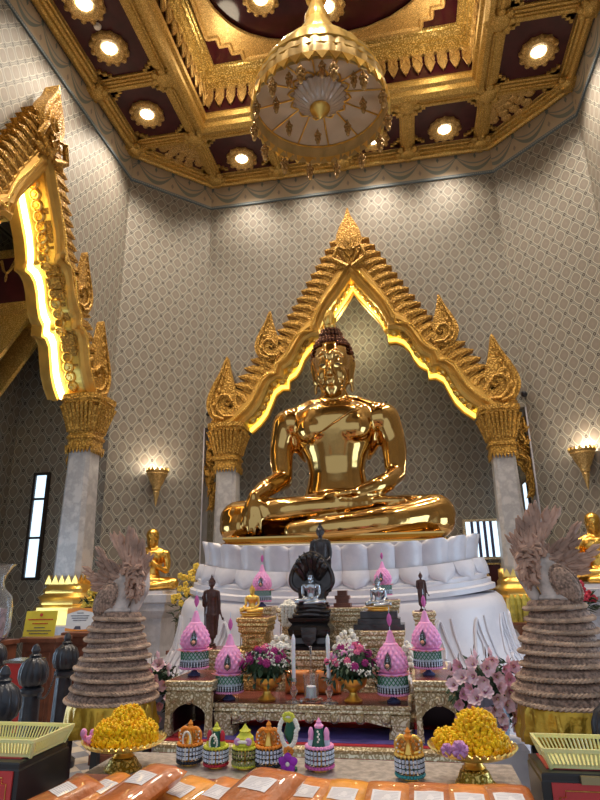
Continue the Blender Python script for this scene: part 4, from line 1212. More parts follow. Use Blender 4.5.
# ---- pink cones (bai sri)
def pink_cone(label):
    t = empty('pink_flower_cone', (0, 0, 0), 0, 1, label, 'offering', 'pink lattice flower cones on the altar')
    MB().lathe([(.055, 0), (.06, .012), (.03, .03), (.018, .05), (.03, .07), (.05, .085), (.045, .10), (0, .10)], 20).build('glass_foot', M['blue_glass'], t)
    MB().lathe([(.085, .10), (.118, .11), (.118, .205), (0, .205)], 32).build('drum', M['white_b'], t)
    mb = MB(); n = 22
    for k in range(n):
        for s in (-1, 1):
            mb.tube([(.122*cos(2*pi*(k+s*j*.5)/n), .122*sin(2*pi*(k+s*j*.5)/n), .205-.022*j) for j in range(4)], .0042, 4)
    mb.build('green_lattice', M['green_md'], t)
    mb = MB()
    for k in range(30):
        a = 2*pi*k/30
        for z in (.128, .108, .09): mb.ball((.123*cos(a), .123*sin(a), z), (.009, .009, .010), 5)
    mb.build('bead_fringe', M['beads'], t)
    mb = MB()
    for k in range(30):
        a = 2*pi*k/30+.1; mb.tube([(.126*cos(a), .126*sin(a), .12), (.126*cos(a), .126*sin(a), .075)], .005, 4)
    mb.build('black_tassels', M['black'], t)
    mb = MB()
    for k in range(36):
        a = 2*pi*k/36; mb.ball((.122*cos(a), .122*sin(a), .068), (.012, .012, .012), 6)
    mb.build('pink_fringe', M['pink'], t)
    MB().lathe([(0, .205), (.125, .205), (.132, .212), (.125, .222), (0, .225)], 32).build('rim', M['pink'], t)
    for k in range(12):
        a = 2*pi*k/12+.2
        mb = MB().tube(catmull([(.10, 0, .213), (.135, 0, .212), (.165, 0, .222)], 3), [.022, .024, .022, .02, .016, .010, .004], 7, RZ(a), flat=.3)
        mb.build('petal', M['salmon'], t)
    def quilt(r, z, a):
        if z < .235 or z > .42: return (r, z)
        k = 14; v = (z-.235)/.034*pi/2
        q = abs(cos(k/2*a+v))*abs(cos(k/2*a-v))
        return (r*(1+.15*q-.05), z)
    P = catmull([(.102, .225, 0), (.122, .25, 0), (.128, .29, 0), (.115, .35, 0), (.084, .405, 0), (.060, .44, 0)], 6)
    MB().lathe([(p.x, p.y) for p in P]+[(0, .44)], 84, fr=quilt).build('lattice_bulb', M['pink'], t)
    MB().lathe([(.060, .432), (.064, .438), (.058, .446), (.046, .452), (.030, .50), (.016, .545), (.0, .552)], 28).build('cone_top', M['pink'], t)
    MB().lathe([(0, .545), (.004, .548), (.004, .575), (0, .58)], 8).build('stem', M['beads'], t)
    MB().lathe([(0, .575), (.014, .60), (.021, .63), (.014, .665), (0, .69)], 12, fr=lambda r, z, a: (r*(1+.15*cos(5*a)), z)).build('bud', M['pink_deep'], t)
    MB().lathe([(0, .685), (.005, .70), (.003, .73), (0, .75)], 6).build('needle', M['beads'], t)
    mb = MB(); tp = [(0, .075), (.022, .03), (.032, -.01), (.026, -.045), (0, -.065), (-.026, -.045), (-.032, -.01), (-.022, .03)]
    mm = T(0, -.120, .315) @ RX(-.10)
    mb.prism(tp, -.02, .01, mm); md = mb.build('medallion', M['bronze'], t, smooth=False)
    mb = MB(); mb.tube([(x*.8, -.022, z*.8) for x, z in tp], .004, 5, mm, closed=True)
    for z_, r_ in ((.02, .008), (.005, .011), (.035, .006)): mb.ball((0, -.024, z_), (r_, .005, r_), 7, mm)
    mb.build('silver_ornament', M['silver'], md)
    MB().ball((0, -.03, -.028), (.016, .012, .015), 8, mm).build('rosebud', M['peach'], md)
    return t
M['white_b'] = plain('white_drum', (.55, .60, .66), .5); M['peach'] = plain('peach_petal', (.85, .38, .25), .5)
cones = [('sl', 194, 588, .22, 'pink cone on the left gilded altar table beside the brown standing statue', .25),
         ('main', 229, 611, .12, 'pink cone at the left end of the low front table', .15),
         ('bl2', 262, 550, .10, 'pink cone at the back, left, behind the small golden statue', .1),
         ('br3', 384, 548, .12, 'pink cone at the back, right, behind the silver and gold statue', -.15),
         ('main', 394, 605, .12, 'pink cone at the right end of the low front table', -.2),
         ('sr', 429, 588, .22, 'pink cone on the right gilded altar table beside the magnolias', -.25)]
c0 = pink_cone('')
for i, (key, px, yt, dy, lab, rz) in enumerate(cones):
    o = c0 if i == 0 else copy_tree(c0)
    loc, yb = on(key, px, dy)
    s = hscale(px, yt, loc, .75)
    o.location = loc; o.scale = (s,)*3; o.rotation_euler = (0, 0, rz); o['label'] = lab
# ---- small seated statues
def statue(name, label, pose, mat, loc, s, rz=0, hairm=None, base=True, voxel=.04, bmat=None, robe=None, flame_=True):
    t = empty(name, loc, rz, s, label, 'statue')
    zb = .42 if base else 0
    b = seated(pose, voxel, 5, False)
    xf(b, T(0, 0, zb)).build('body', M[mat], t, ang=80)
    mb = curls(MB(), 8, .045); mb.ball((0, .05, 2.52), (.305, .335, .33), 14); mb.ball((0, .05, 2.83), (.15, .16, .14), 12)
    if flame_: flame(mb, .45, 2.97)
    xf(mb, T(0, 0, zb) @ HM @ T(0, .02, 0)).build('hair', M[hairm or mat], t)
    if base:
        mb = MB(); mb.lathe([(1.35, 0), (1.38, .06), (1.2, .10), (1.15, .2), (1.3, .28), (1.42, .36), (1.38, .42), (0, .42)], 40, T(0, -.28, 0) @ SC(1, .66, 1), fr=lambda r, z, a: (r*(1+(.03*abs(cos(11*a)) if z > .22 else 0)), z))
        mb.build('lotus_base', M[bmat or mat], t)
    if robe: xf(robe_mb(), T(0, 0, zb)).build('robe_edge', M[robe], t)
    return t
loc, yb = on('gl', 252, .17); s = hscale(252, 583, loc, 3.75)
statue('seated_statue', 'small golden seated Buddha statue left of the serpent hooded one', 'earth', 'gold_satin', loc, s, .1)
loc, yb = on('gr', 380, .17)
# stepped dark base, then silver & gold figure
t = empty('stepped_base', loc, 0, 1, 'low dark stepped base under the silver and gold seated statue', 'base')
zz = zat(380, 611, loc.y)-loc.z
MB().rect([(.0, 0), (0, zz*.3), (-.03, zz*.3), (-.03, zz*.6), (-.05, zz*.65), (-.05, zz)], .19, .13).build('step', M['bronze'], t, smooth=False)
s = hscale(380, 575, Vector((loc.x, loc.y, loc.z+zz)), 3.75)
statue('seated_statue', 'small silver and gold seated Buddha statue right of the serpent hooded one', 'earth', 'silver', (loc.x, loc.y, loc.z+zz+.002), s, 0, None, robe=None, bmat='gold_satin')
for o in [bpy.data.objects[-1]] if False else []: pass
# ---- black statue sheltered by a serpent hood
loc, yb = on('mid', 312, .17)
zr = lambda y: zat(312, y, loc.y)-loc.z
t = empty('serpent_hood_statue', loc, 0, 1, 'dark bronze Buddha seated on serpent coils beneath a broad serpent hood', 'statue')
hb = zr(617)       # coils bottom
mb = MB(); mb.rect([(.0, 0), (0, .02), (-.03, .04), (-.04, hb*.35), (-.01, hb*.45), (0, hb*.62), (-.03, hb*.8), (-.01, hb*.88), (0, hb)], .165, .12)
mb.prism([(-.05, hb*.3), (0, hb*.05), (.05, hb*.3), (.06, hb*.7), (-.06, hb*.7)], -.14, -.1)
mb.build('pedestal', M['bronze'], t, smooth=False)
mb = MB(); hc = zr(605)
for i in range(3):
    z = hb+(hc-hb)*(i+.5)/3; r = (.135, .12, .105)[i]; th = (hc-hb)/6*1.15
    mb.tube([(r*cos(a)+.02*(i % 2), r*.7*sin(a), z+.006*sin(3*a)) for a in [2*pi*k/30 for k in range(30)]], th, 8, closed=True)
mb.build('serpent_coils', M['bronze'], t)
fs = (zr(567)-hc)/3.3
fm = seated('meditate', .045, 4, False)
xf(fm, T(0, 0, hc) @ SC(fs)).build('figure', M['silver'], t, ang=80)
mb = curls(MB(), 7, .05); mb.ball((0, .05, 2.52), (.305, .335, .33), 14); mb.ball((0, .05, 2.83), (.15, .16, .14), 12); flame(mb, .4)
xf(mb, T(0, 0, hc) @ SC(fs) @ HM).build('hair', M['bronze'], t)
mb = MB(); z0, z1 = zr(590), zr(553); H_ = z1-z0
hood = [(-.055, -.05), (-.10, .02), (-.125, .16), (-.128, .33), (-.115, .52), (-.09, .72), (-.055, .90), (0, 1.0), (.055, .90), (.09, .72), (.115, .52), (.128, .33), (.125, .16), (.10, .02), (.055, -.05)]
C = catmull([(x, z*H_+z0, 0) for x, z in hood], 4)
n = len(C)
for i in range(n): pass
hp = [(c.x*1.18, c.y) for c in C]
mb.prism([(x*1.12, z) for x, z in hp], .05, .085)
mb.tube([(x*1.12, .05, z) for x, z in hp], .018, 8)
for k in range(7):
    a = pi/2+(k-3)*.42
    x, z = .125*cos(a)*.95, z0+H_*.50+sin(a)*H_*.40
    mb.tube(catmull([(x*.45, .05, z0+(z-z0)*.5), (x*.85, .0, z0+(z-z0)*.85), (x*.98, -.02, z), (x*.94, -.045, z-.015)], 4), [.03]*8+[.03, .028, .026, .022, .015], 8)
    mb.ball((x, -.03, z+.012), (.018, .03, .016), 8); mb.ball((x, .0, z+.03), (.008, .012, .022), 6)
mb.tube([(-.07, .06, z0-.06), (-.08, .06, z0+.02)], .04, 8); mb.tube([(.07, .06, z0-.06), (.08, .06, z0+.02)], .04, 8)
mb.build('serpent_hood', M['bronze'], t)
# ---- standing statues
def standing(name, label, mat, loc, s, rz=0, pose='walk'):
    t = empty(name, loc, rz, s, label, 'statue')
    mb = MB()
    for sx in (-1, 1):
        mb.tube([(sx*.24, 0, .1), (sx*.25, .02, 1.2), (sx*.28, .0, 2.6)], [.13, .2, .3], 12)
        mb.ball((sx*.25, -.16, .09), (.13, .30, .09), 12)
    mb.lathe([(.0, .5), (.56, .52), (.52, 1.2), (.50, 2.0), (.52, 2.7), (.46, 3.3), (.52, 3.9), (.60, 4.3), (.58, 4.6), (.40, 4.85), (.15, 4.95), (0, 4.96)], 28, SC(1, .52, 1))
    mb.tube([(-.3, .02, 4.75), (-.62, .0, 4.62)], [.18, .2], 12); mb.tube([(.3, .02, 4.75), (.62, .0, 4.62)], [.18, .2], 12)
    mb.tube([(0, .02, 4.7), (0, .02, 5.15)], [.2, .16], 12)
    head_mb(mb, T(0, 0, 5.05)); mb.ball((0, .03, 5.80), (.16, .16, .16), 12)
    # right arm bent, hand raised
    if pose == 'walk':
        limb(mb, [(-.66, .0, 4.6), (-.78, .02, 3.9), (-.74, -.05, 3.4)], [.19, .15, .12], 12)
        limb(mb, [(-.74, -.05, 3.4), (-.72, -.35, 3.7), (-.66, -.52, 4.0)], [.12, .10, .075], 12)
        hand(mb, align((-.66, -.53, 4.0), (0, -.05, 1)), -1, .05, .95)
        limb(mb, [(.66, .0, 4.6), (.80, .0, 3.8), (.86, -.02, 3.1)], [.19, .15, .11], 12)
        limb(mb, [(.86, -.02, 3.1), (.98, -.03, 2.7), (1.12, -.05, 2.35)], [.11, .09, .07], 12)
        hand(mb, align((1.12, -.05, 2.35), (.6, -.05, -.6)), -1, -.05, .95)
        mb.prism([(-.45, 4.4), (-.72, 3.3), (-.66, .7), (-.3, .6)], -.03, .06); mb.prism([(.45, 4.4), (.86, 3.1), (.70, .8), (.3, .6)], -.03, .06)
    else:
        for sx in (-1, 1):
            limb(mb, [(sx*.66, .0, 4.6), (sx*.80, .0, 3.9), (sx*.78, -.02, 3.4)], [.19, .15, .12], 12)
            limb(mb, [(sx*.78, -.02, 3.4), (sx*.5, -.42, 3.2), (sx*.2, -.50, 3.15)], [.12, .10, .075], 12)
            hand(mb, align((sx*.2, -.5, 3.15), (-sx, 0, -.1)), sx, .1, .9)
            mb.prism([(sx*.45, 4.4), (sx*.86, 3.3), (sx*.80, .8), (sx*.3, .6)], -.03, .06)
    mb.ball((0, 0, .5), (.5, .26, .08), 16)
    body = remesh(mb, .05, 4); body.build('body', M[mat], t, ang=80)
    h = curls(MB(), 7, .05); h.ball((0, .05, 2.52), (.305, .335, .33), 14); h.ball((0, .05, 2.83), (.15, .16, .14), 12); flame(h, .4)
    xf(h, T(0, -.02, 2.99)).build('hair', M[mat], t)
    MB().lathe([(.62, -.32), (.62, -.2), (.5, -.14), (.55, -.02), (.52, .02), (0, .02)], 28).build('lotus_base', M[mat], t)
    return t
loc, yb = on('bl', 210, .16); s = hscale(210, 574, loc, 6.65)
standing('standing_statue', 'dark brown walking Buddha statue left, beside a pink cone', 'brown_wood', (loc.x, loc.y, loc.z+.32*s), s)
loc, yb = on('br2', 423, .14); s = hscale(424, 571, loc, 6.65)
standing('standing_statue', 'dark brown walking Buddha statue right, behind a pink cone', 'brown_wood', (loc.x, loc.y, loc.z+.32*s), s)
loc, yb = on('back', 322, .2); s = hscale(323, 521, loc, 6.65)
standing('standing_statue', 'black standing Buddha statue behind the serpent hooded statue', 'bronze', (loc.x, loc.y, loc.z+.32*s), s, pose='still')
# small stepped brown block beside it
loc, yb = on('back', 343, .12)
o = MB().rect([(.02, 0), (.02, .03), (0, .03), (0, .06), (.01, .06), (.01, .09), (-.01, .09), (-.01, .13)], .05, .05).build('wooden_block', M['wood'], None, smooth=False)
o.location = loc; tag(o, 'stepped reddish brown wooden block right of the serpent hooded statue', 'block')
# ---- bouquets in gold bowls
def blob_flower(mb, c, r, rnd, n=9):
    """layered round flower"""
    c = Vector(c)
    mb.ball(tuple(c), r*.62, 8)
    for ring, (k, rr, zz) in enumerate(((n, .82, .0), (max(5, n-3), .55, .35))):
        for i in range(k):
            a = 2*pi*i/k+ring*.4
            mb.ball((c.x+cos(a)*r*rr, c.y-zz*r, c.z+sin(a)*r*rr), (r*.36, r*.30, r*.36), 6)
def gold_bowl(mb, r=.09, h=.13):
    mb.lathe([(r*.55, 0), (r*.6, .01), (r*.3, h*.25), (r*.24, h*.4), (r*.35, h*.5), (r*.75, h*.62), (r*.9, h*.8), (r*1.0, h), (r*.9, h), (r*.6, h*.7), (0, h*.6)], 28)
def bouquet(name, label, loc, s, seed, cols):
    rnd = random.Random(seed); t = empty(name, loc, 0, s, label, 'bouquet')
    mb = MB(); gold_bowl(mb); mb.build('gold_bowl', M['gold_satin'], t)
    mb = MB()
    for i in range(230):
        a = rnd.uniform(0, 2*pi); r = rnd.uniform(.06, .17); z = .175+rnd.uniform(-.02, .11)-(.05 if r > .13 else 0)
        m = T(cos(a)*r, sin(a)*r*.8, z) @ RZ(a) @ RY(rnd.uniform(-.2, 1.5)) @ RX(rnd.uniform(-.6, .6))
        mb.add([(-.01, 0, 0), (.016, -.010, .004), (.040, 0, -.004), (.016, .010, .004), (.02, 0, .0), (.02, 0, -.004)], [(0, 1, 4), (1, 2, 4), (2, 3, 4), (3, 0, 4), (0, 5, 1), (1, 5, 2), (2, 5, 3), (3, 5, 0)], m)
    mb.ball((0, .01, .20), (.125, .095, .085), 14)
    for i in range(10): a = 2*pi*i/10; mb.tube([(0, 0, .1), (.1*cos(a), .1*sin(a), .2)], .003, 4)
    mb.build('leaves', M['green_dk'], t)
    for i in range(26):
        a = i*2.399; r = .145*sqrt((i+.5)/26)
        x, y = cos(a)*r, sin(a)*r*.85; z = .30-(r*r)*4.5+rnd.uniform(-.015, .015)
        mb = MB(); blob_flower(mb, (x, y-.01, z), rnd.uniform(.017, .023), rnd); mb.build('flower', M[cols[i % len(cols)]], t)
    for i in range(22):
        a = rnd.uniform(0, 6.28); r = rnd.uniform(.02, .16); x, y = cos(a)*r, -abs(sin(a))*r*.85; z = .30-(r*r)*5+rnd.uniform(-.02, .03)
        mb = MB()
        for q in range(9): mb.ball((x+rnd.uniform(-.022, .022), y+rnd.uniform(-.02, .01), z+rnd.uniform(-.022, .022)), rnd.uniform(.0045, .007), 5)
        mb.build('white_sprig', M['white_fl'], t)
    return t
loc, yb = on('main', 267, .10); s = (aY(267, 640, loc.y).z-loc.z)/.335
bouquet('bouquet', 'pink and magenta bouquet in a gold bowl left of the candles', loc, s, 1, ['magenta', 'rose', 'magenta', 'magenta', 'ruby2'])
loc, yb = on('main', 353.5, .10)
bouquet('bouquet', 'pink and magenta bouquet in a gold bowl right of the candles', loc, s, 2, ['rose', 'magenta', 'pink', 'magenta', 'magenta'])
# ---- candles
def candlestick(label, loc, s):
    t = empty('candlestick', loc, 0, s, label, 'candle', 'two tall white candles in glass sticks')
    MB().lathe([(.055, 0), (.055, .006), (.02, .015), (.010, .03), (.016, .045), (.026, .065), (.016, .085), (.010, .10), (.018, .115), (.022, .14), (.014, .14), (.012, .12), (0, .118)], 20).build('glass_stick', M['glass'], t)
    cd = MB().lathe([(.013, .12), (.013, .37), (.008, .39), (0, .405)], 14).build('candle', M['candle'], t)
    MB().lathe([(.0015, .40), (.0015, .42), (0, .421)], 5).build('wick', M['black'], cd)
l1, _ = on('main', 294, .055); s = hscale(293, 631, l1, .42)
candlestick('tall white candle in a glass stick, the left of the pair', l1, s)
l2, _ = on('main', 329.5, .055); candlestick('tall white candle in a glass stick, the right of the pair', l2, s)
l3, _ = on('main', 311.5, .11)
t = empty('candle_glass', l3, 0, s, 'short white candle in a clear glass cup on a glass saucer', 'candle')
MB().lathe([(.07, 0), (.075, .012), (.04, .006), (0, .004)], 28).build('saucer', M['glass'], t)
MB().lathe([(.035, .012), (.045, .03), (.048, .13), (.053, .155), (.049, .155), (.044, .13), (.041, .03), (0, .02)], 28, fr=lambda r, z, a: (r*(1+.02*cos(12*a)), z)).build('cup', M['glass'], t)
MB().lathe([(.033, .022), (.033, .085), (.028, .09), (0, .09)], 20).build('candle', M['candle'], t)
l4, _ = on('main', 311.5, .30)
o = MB().lathe([(.03, 0), (.012, .01), (.006, .03), (.008, .10), (.005, .2), (.007, .30), (.012, .31), (0, .315)], 12).build('glass_rod', M['glass'], None); o.location = l4
tag(o, 'slim glass stand rising behind the short candle', 'stand')
# ---- robe bundles on the front table
def packet(mb, w, l, h, rnd, seed=0):
    """pillowy folded cloth packet, length along y"""
    nx, ny = 12, 16; V = []; Fs = []
    for top in (1, 0):
        for j in range(ny+1):
            for i in range(nx+1):
                u, v = i/nx*2-1, j/ny*2-1
                f = (1-abs(u)**4)*(1-abs(v)**5)
                wr = .12*noise.noise(Vector((u*2.2+seed, v*2.2, seed*1.7+top*5)))
                z = h*.5+(h*.5*(f**.45)*(1+wr))*(1 if top else -.92)
                V.append((u*w/2, v*l/2, z))
    N_ = (nx+1)*(ny+1)
    for j in range(ny):
        for i in range(nx):
            a = j*(nx+1)+i; Fs.append((a, a+1, a+nx+2, a+nx+1)); Fs.append((N_+a, N_+a+nx+1, N_+a+nx+2, N_+a+1))
    bord = list(range(nx+1))+[j*(nx+1)+nx for j in range(1, ny+1)]+[ny*(nx+1)+i for i in range(nx-1, -1, -1)]+[j*(nx+1) for j in range(ny-1, 0, -1)]
    for k in range(len(bord)): a, b = bord[k], bord[(k+1) % len(bord)]; Fs.append((a, N_+a, N_+b, b))
    return mb.add(V, Fs)
zt = TB['main'][0]
for i, (px, wd) in enumerate(((297, .17), (328, .17))):
    p, _ = on('main', px, .36)
    mb = MB(); packet(mb, .175, .15, .10, None, i+3)
    o = xf(mb, T(0, 0, .075) @ RX(pi/2) @ T(0, 0, -.05)).build('robe_bundle', M['orange'], None); o.location = (p.x, p.y+.02, p.z)
    tag(o, 'orange robe bundle in clear wrap behind the %s candle' % ('left', 'right')[i], 'robe bundle', 'orange bundles behind the candles')
# ---- white flower garlands
def garland_heap(label, loc, r, h, drop=0, mat='white_fl', seed=1):
    rnd = random.Random(seed); mb = MB()
    for i in range(70):
        a = rnd.uniform(0, 2*pi); q = sqrt(rnd.random())*r; z = h*(1-(q/r)**2)*rnd.uniform(.2, 1)
        mb.ball((cos(a)*q, sin(a)*q, z+.01), rnd.uniform(.014, .021), 6)
    for k in range(int(drop)):
        for j in range(7): mb.ball(((k-(drop-1)/2)*.028+rnd.uniform(-.004, .004), -r-.008, h*.3-j*.024), (.016, .014, .016), 6)
    o = mb.build('flower_garland', M[mat], None); o.location = loc; return tag(o, label, 'garland', 'white flower garlands heaped on the altar')
p, _ = on('mid', 281, .06); garland_heap('heap of white flowers left of the candles', p, .09, .10, 0, seed=1)
p, _ = on('mid', 348, .06); garland_heap('heap of white flowers above the right bouquet', p, .10, .14, 0, seed=2)
p, _ = on('back', 290, .04); p = p+Vector((0, -.02, 0)); garland_heap('white garland hanging over the front of the tall rear stand', p, .07, .05, 4, seed=3)
p, _ = on('br', 402, .05); garland_heap('white and red flowers behind the right pink cone', p+Vector((.05, 0, 0)), .06, .16, 0, seed=5)
# ------------------------------------------------------------------ near offering table
ZN = .80
t = empty('offering_table', (-.53, 2.15, 0), 0, 1, 'near offering table spread with silver brocade, orange packets lying on it', 'table')
MB().box(-.885, .885, -.75, .76, .70, ZN-.006).build('top', M['marble_side'], t, smooth=False)
MB().box(-.887, .887, -.76, .765, ZN-.006, ZN).build('brocade', M['silver_cloth'], t, smooth=False)
for sx in (-1, 1):
    for sy in (-1, 1): MB().sq([(.04, 0), (.035, .7)], T(sx*.82, sy*.68, 0)).build('leg', M['wood'], t, smooth=False)
M['paper'] = None
def paper_mat(name, base, ink, rows=9):
    m, nt, b = newmat(name); sx = nt.nodes.new('ShaderNodeSeparateXYZ'); nt.links.new(texco(nt, 'Generated'), sx.inputs[0])
    x, y = N(nt, sx.outputs[0]), N(nt, sx.outputs[1])
    ln = ((y*rows).fract().gt(.55))*(x.gt(.08))*(x.lt(.92))*(y.gt(.08))*(y.lt(.92))
    w = noise_n(nt, 28, 1).gt(.42)
    nt.links.new(mixc(nt, ln*w*.55, base, ink), b.inputs['Base Color']); b.inputs['Roughness'].default_value = .35
    b.inputs['Coat Weight'].default_value = .4
    return m
M['paper'] = paper_mat('printed_label', (.72, .68, .70), (.28, .26, .32))
_w = MB().add([(-.87, -.14, 0), (.87, -.14, 0), (.87, .13, 0), (-.87, .13, 0), (-.80, .13, .060), (.80, .13, .060)], [(0, 3, 2, 1), (0, 1, 5, 4), (2, 3, 4, 5), (0, 4, 3), (1, 2, 5)]).build('display_ledge', M['brown_red'], None, smooth=False)
_w.location = (-.53, 2.24, ZN+.001); tag(_w, 'low sloping ledge propping up the orange robe packets', 'display stand')
M['orange2'] = plain('deep_orange_cloth', (.46, .12, .025), .38, 0, .25, 12, bs=1.0, bsc=24, coat=.8)
M['orange3'] = plain('amber_cloth', (.72, .27, .02), .4, 0, .25, 10, bs=1.0, bsc=18, coat=.7)
# label, px, py, rz(deg), lift, material, distinguishing words
PK = [(64, 792, -38, 0, 'orange2', 'leftmost, against the black box'), (104, 789, -33, 0, 'orange', 'second from the left, under the left gold bowl'),
      (180, 793, -30, 0, 'orange3', 'in front of the green garland offering'), (218, 795, -25, 0, 'orange', 'squeezed beside the big stacked one'),
      (143, 781, -28, .055, 'orange2', 'dark orange one stacked on top near the left bowl'), (259, 787, -26, .065, 'orange2', 'large tilted one stacked highest in the middle'),
      (304, 794, -14, 0, 'orange', 'in front of the pink bead offering'), (343, 797, -9, 0, 'orange3', 'just right of the pink bead offering'),
      (386, 800, -5, 0, 'orange', 'left of the white beaded crown offering'), (429, 801, -2, 0, 'orange2', 'right of the white beaded crown offering'),
      (470, 803, 1, 0, 'orange', 'directly before the right gold bowl'), (510, 803, 4, 0, 'orange2', 'rightmost, beside the right black box')]
for i, (px, py, rz, lift, mt, lab) in enumerate(PK):
    p = aZ(px, py-1, ZN+lift+.09)
    t = empty('robe_packet', (p.x, p.y-.015, p.z-.055), radians(rz), 1.0, 'orange robe packet with white label, '+lab, 'robe packet', 'orange robe packets along the near table')
    t.rotation_euler = (radians(13 if not lift else 15), radians(0 if not lift else -3), radians(rz))
    w = .175 if i not in (5,) else .21
    packet(MB(), w, .27, .062, None, i*1.7).build('bundle', M[mt], t, ang=60)
    mb = MB(); nx, ny = 8, 6; V = []; Fs = []
    for j in range(ny+1):
        for k in range(nx+1):
            u, v = (k/nx-.5)*w*.52, .018+(j/ny-.5)*.066; uu, vv = u/(w/2), v/.135
            f = (1-abs(uu)**4)*(1-abs(vv)**5); wr = .12*noise.noise(Vector((uu*2.2+i*1.7, vv*2.2, i*1.7*1.7+5)))
            V.append((u, v, .031+.031*(f**.45)*(1+wr)+.0018))
    for j in range(ny):
        for k in range(nx): a = j*(nx+1)+k; Fs.append((a, a+1, a+nx+2, a+nx+1))
    mb.add(V, Fs).build('label', M['paper'], t)
# ---- little bead offerings in a row
def mini(label, loc, s, kind, rz=0):
    """about .16 wide .24 tall"""
    t = empty('garland_offering', loc, rz, s, label, 'offering', 'small beaded flower offerings in the front row')
    K = {'orange': ('orange_b', 'beads', 'gold_satin', 'black'), 'green': ('ruby', 'beads', 'green_dk', 'ruby'), 'lime': ('lime', 'olive', 'lilac', 'lime'),
         'amber': ('orange_b', 'beads', 'gold_satin', 'black'), 'pinky': ('pink', 'beads', 'green_dk', 'pink_deep'), 'crown': ('gold_satin', 'beads', 'gold_satin', 'teal')}[kind]
    MB().lathe([(.045, 0), (.045, .01), (.012, .02), (.012, .08), (.05, .095), (.068, .10), (.07, .11), (0, .115)], 24).build('stand', M['gold_satin'], t)
    for k in range(22):
        a = 2*pi*k/22; c, d = cos(a)*.072, sin(a)*.072; dark = k % 2
        mb = MB()
        for j in range(3 if kind != 'lime' else 2): mb.ball((c, d, .092-j*.022), (.0085, .0085, .0115), 6)
        if kind == 'lime': mb.lathe([(0, -.03), (.012, -.02), (.004, 0)], 6, T(c, d, .05))
        mb.build('bead_strand', M[K[1]], t)
    mb = MB()
    for k in range(22):
        a = 2*pi*k/22; c, d = cos(a)*.072, sin(a)*.072
        for j in range(4): mb.ball((c, d, .103-j*.022), (.008, .008, .0035), 5)
    mb.build('dark_beads', M['black'], t)
    mb = MB()
    for k in range(26):
        a = 2*pi*k/26; mb.ball((cos(a)*.07, sin(a)*.07, .022), (.011, .011, .010), 6)
    mb.build('bottom_fringe', M[K[3]], t)
    mb = MB()
    for k in range(20):
        a = 2*pi*k/20; mb.ball((cos(a)*.066, sin(a)*.066, .113), (.014, .014, .010), 6)
    mb.build('petal_rim', M[K[0]] if kind != 'green' else M['lime'], t)
    if kind in ('orange', 'amber', 'crown'):
        for sx in (-1, 1):
            mb = MB().tube(catmull([(sx*.02, 0, .115), (sx*.060, 0, .13), (sx*.064, 0, .17), (sx*.035, 0, .195), (sx*.012, 0, .18)], 5), .010, 8)
            mb.build('curled_wing', M[K[0]], t)
            mb = MB()
            for k in range(4): mb.ball((sx*(.055+.006*(k % 2)), -.012, .125+.018*k), .0055, 6)
            mb.build('white_blossom', M['white_fl'], t)
        pl_ = [(-.055, .115), (.055, .115), (.062, .16), (.045, .19), (.0, .205), (-.045, .19), (-.062, .16)]
        MB().prism(pl_, .0, .012).build('back_plate', M['gild_fine'], t, smooth=False)
        mb = MB()
        for k in range(9): mb.ball((.045*cos(k*.7+.3), -.004, .150+.030*sin(k*.7+.3)), .009, 6)
        mb.build('orange_knots', M['orange_b'], t)
        MB().lathe([(.03, .115), (.022, .135), (.012, .17), (.014, .18), (0, .185)], 14).build('centre_figure', M['gold_satin'], t)
        mb = MB().lathe([(.018, .18), (.024, .195), (.012, .21), (.016, .218), (.006, .232), (0, .24)], 12); mb.build('top_knot', M['orange_b'], t)
    elif kind in ('green', 'pinky'):
        MB().lathe([(.045, .115), (.04, .135), (.026, .17), (.022, .20), (0, .21)], 18).build('centre_figure', M['green_cl'], t)
        for sx in (-1, 1):
            MB().lathe([(.016, .115), (.016, .15), (.014, .16), (.016, .18), (.008, .20), (0, .205)], 12, T(sx*.042, -.01, 0)).build('side_post', M['ruby' if kind == 'green' else 'pink'], t)
            mb = MB(); mb.lathe([(.017, .115), (.017, .145)], 12, T(sx*.042, -.011, 0)); mb.build('side_band', M['lime' if kind == 'green' else 'beads'], t)
        MB().lathe([(.022, .198), (.026, .21), (.012, .222), (.014, .228), (0, .25)], 14).build('top_knot', M['lime' if kind == 'green' else 'pink'], t)
        mb = MB()
        for k in range(5): mb.ball((.006*(k % 2), -.042, .14+.012*k), .006, 6)
        mb.build('white_tassel', M['white_fl'], t)
    else:
        MB().lathe([(.055, .115), (.06, .13), (.05, .145), (.052, .165), (.04, .175), (.03, .19), (.034, .20), (.02, .21), (0, .24)], 20, fr=lambda r, z, a: (r*(1+.05*cos(10*a)), z)).build('tiered_body', M['lime'], t)
        for sx in (-1, 1):
            MB().lathe([(0, -.012), (.014, -.010), (.022, 0), (0, .002)], 14, T(sx*.034, -.05, .15) @ RX(pi/2) @ SC(1, 1, -1)).build('rosette', M['lilac'], t)
        mb = MB().tube([(-.03, -.055, .15), (.03, -.055, .15)], .009, 6); mb.build('band', M['white_fl'], t)
    if kind in ('orange', 'green'):
        mb = MB()
        for k in range(22):
            a = 2*pi*k/22; mb.ball((.024*cos(a), -.060, .145+.040*sin(a)), (.0065, .006, .0065), 6)
        for k in range(6): mb.ball((.0, -.074, .098-.011*k), (.006, .006, .006), 6)
        mb.build('white_garland', M['white_fl'], t)
    return t
M['orange_b'] = plain('orange_blossom', (.75, .24, .02), .5, 0, .2, 30); M['ruby'] = plain('ruby_beads', (.45, .01, .03), .4); M['lime'] = plain('lime_blossom', (.62, .62, .05), .5)
M['olive'] = plain('olive_beads', (.28, .28, .09), .4, 0, .3, 40); M['lilac'] = plain('lilac_petals', (.58, .30, .55), .5); M['teal'] = plain('teal_beads', (.03, .28, .30), .35); M['green_cl'] = plain('deep_green_cloth', (.01, .10, .06), .45)
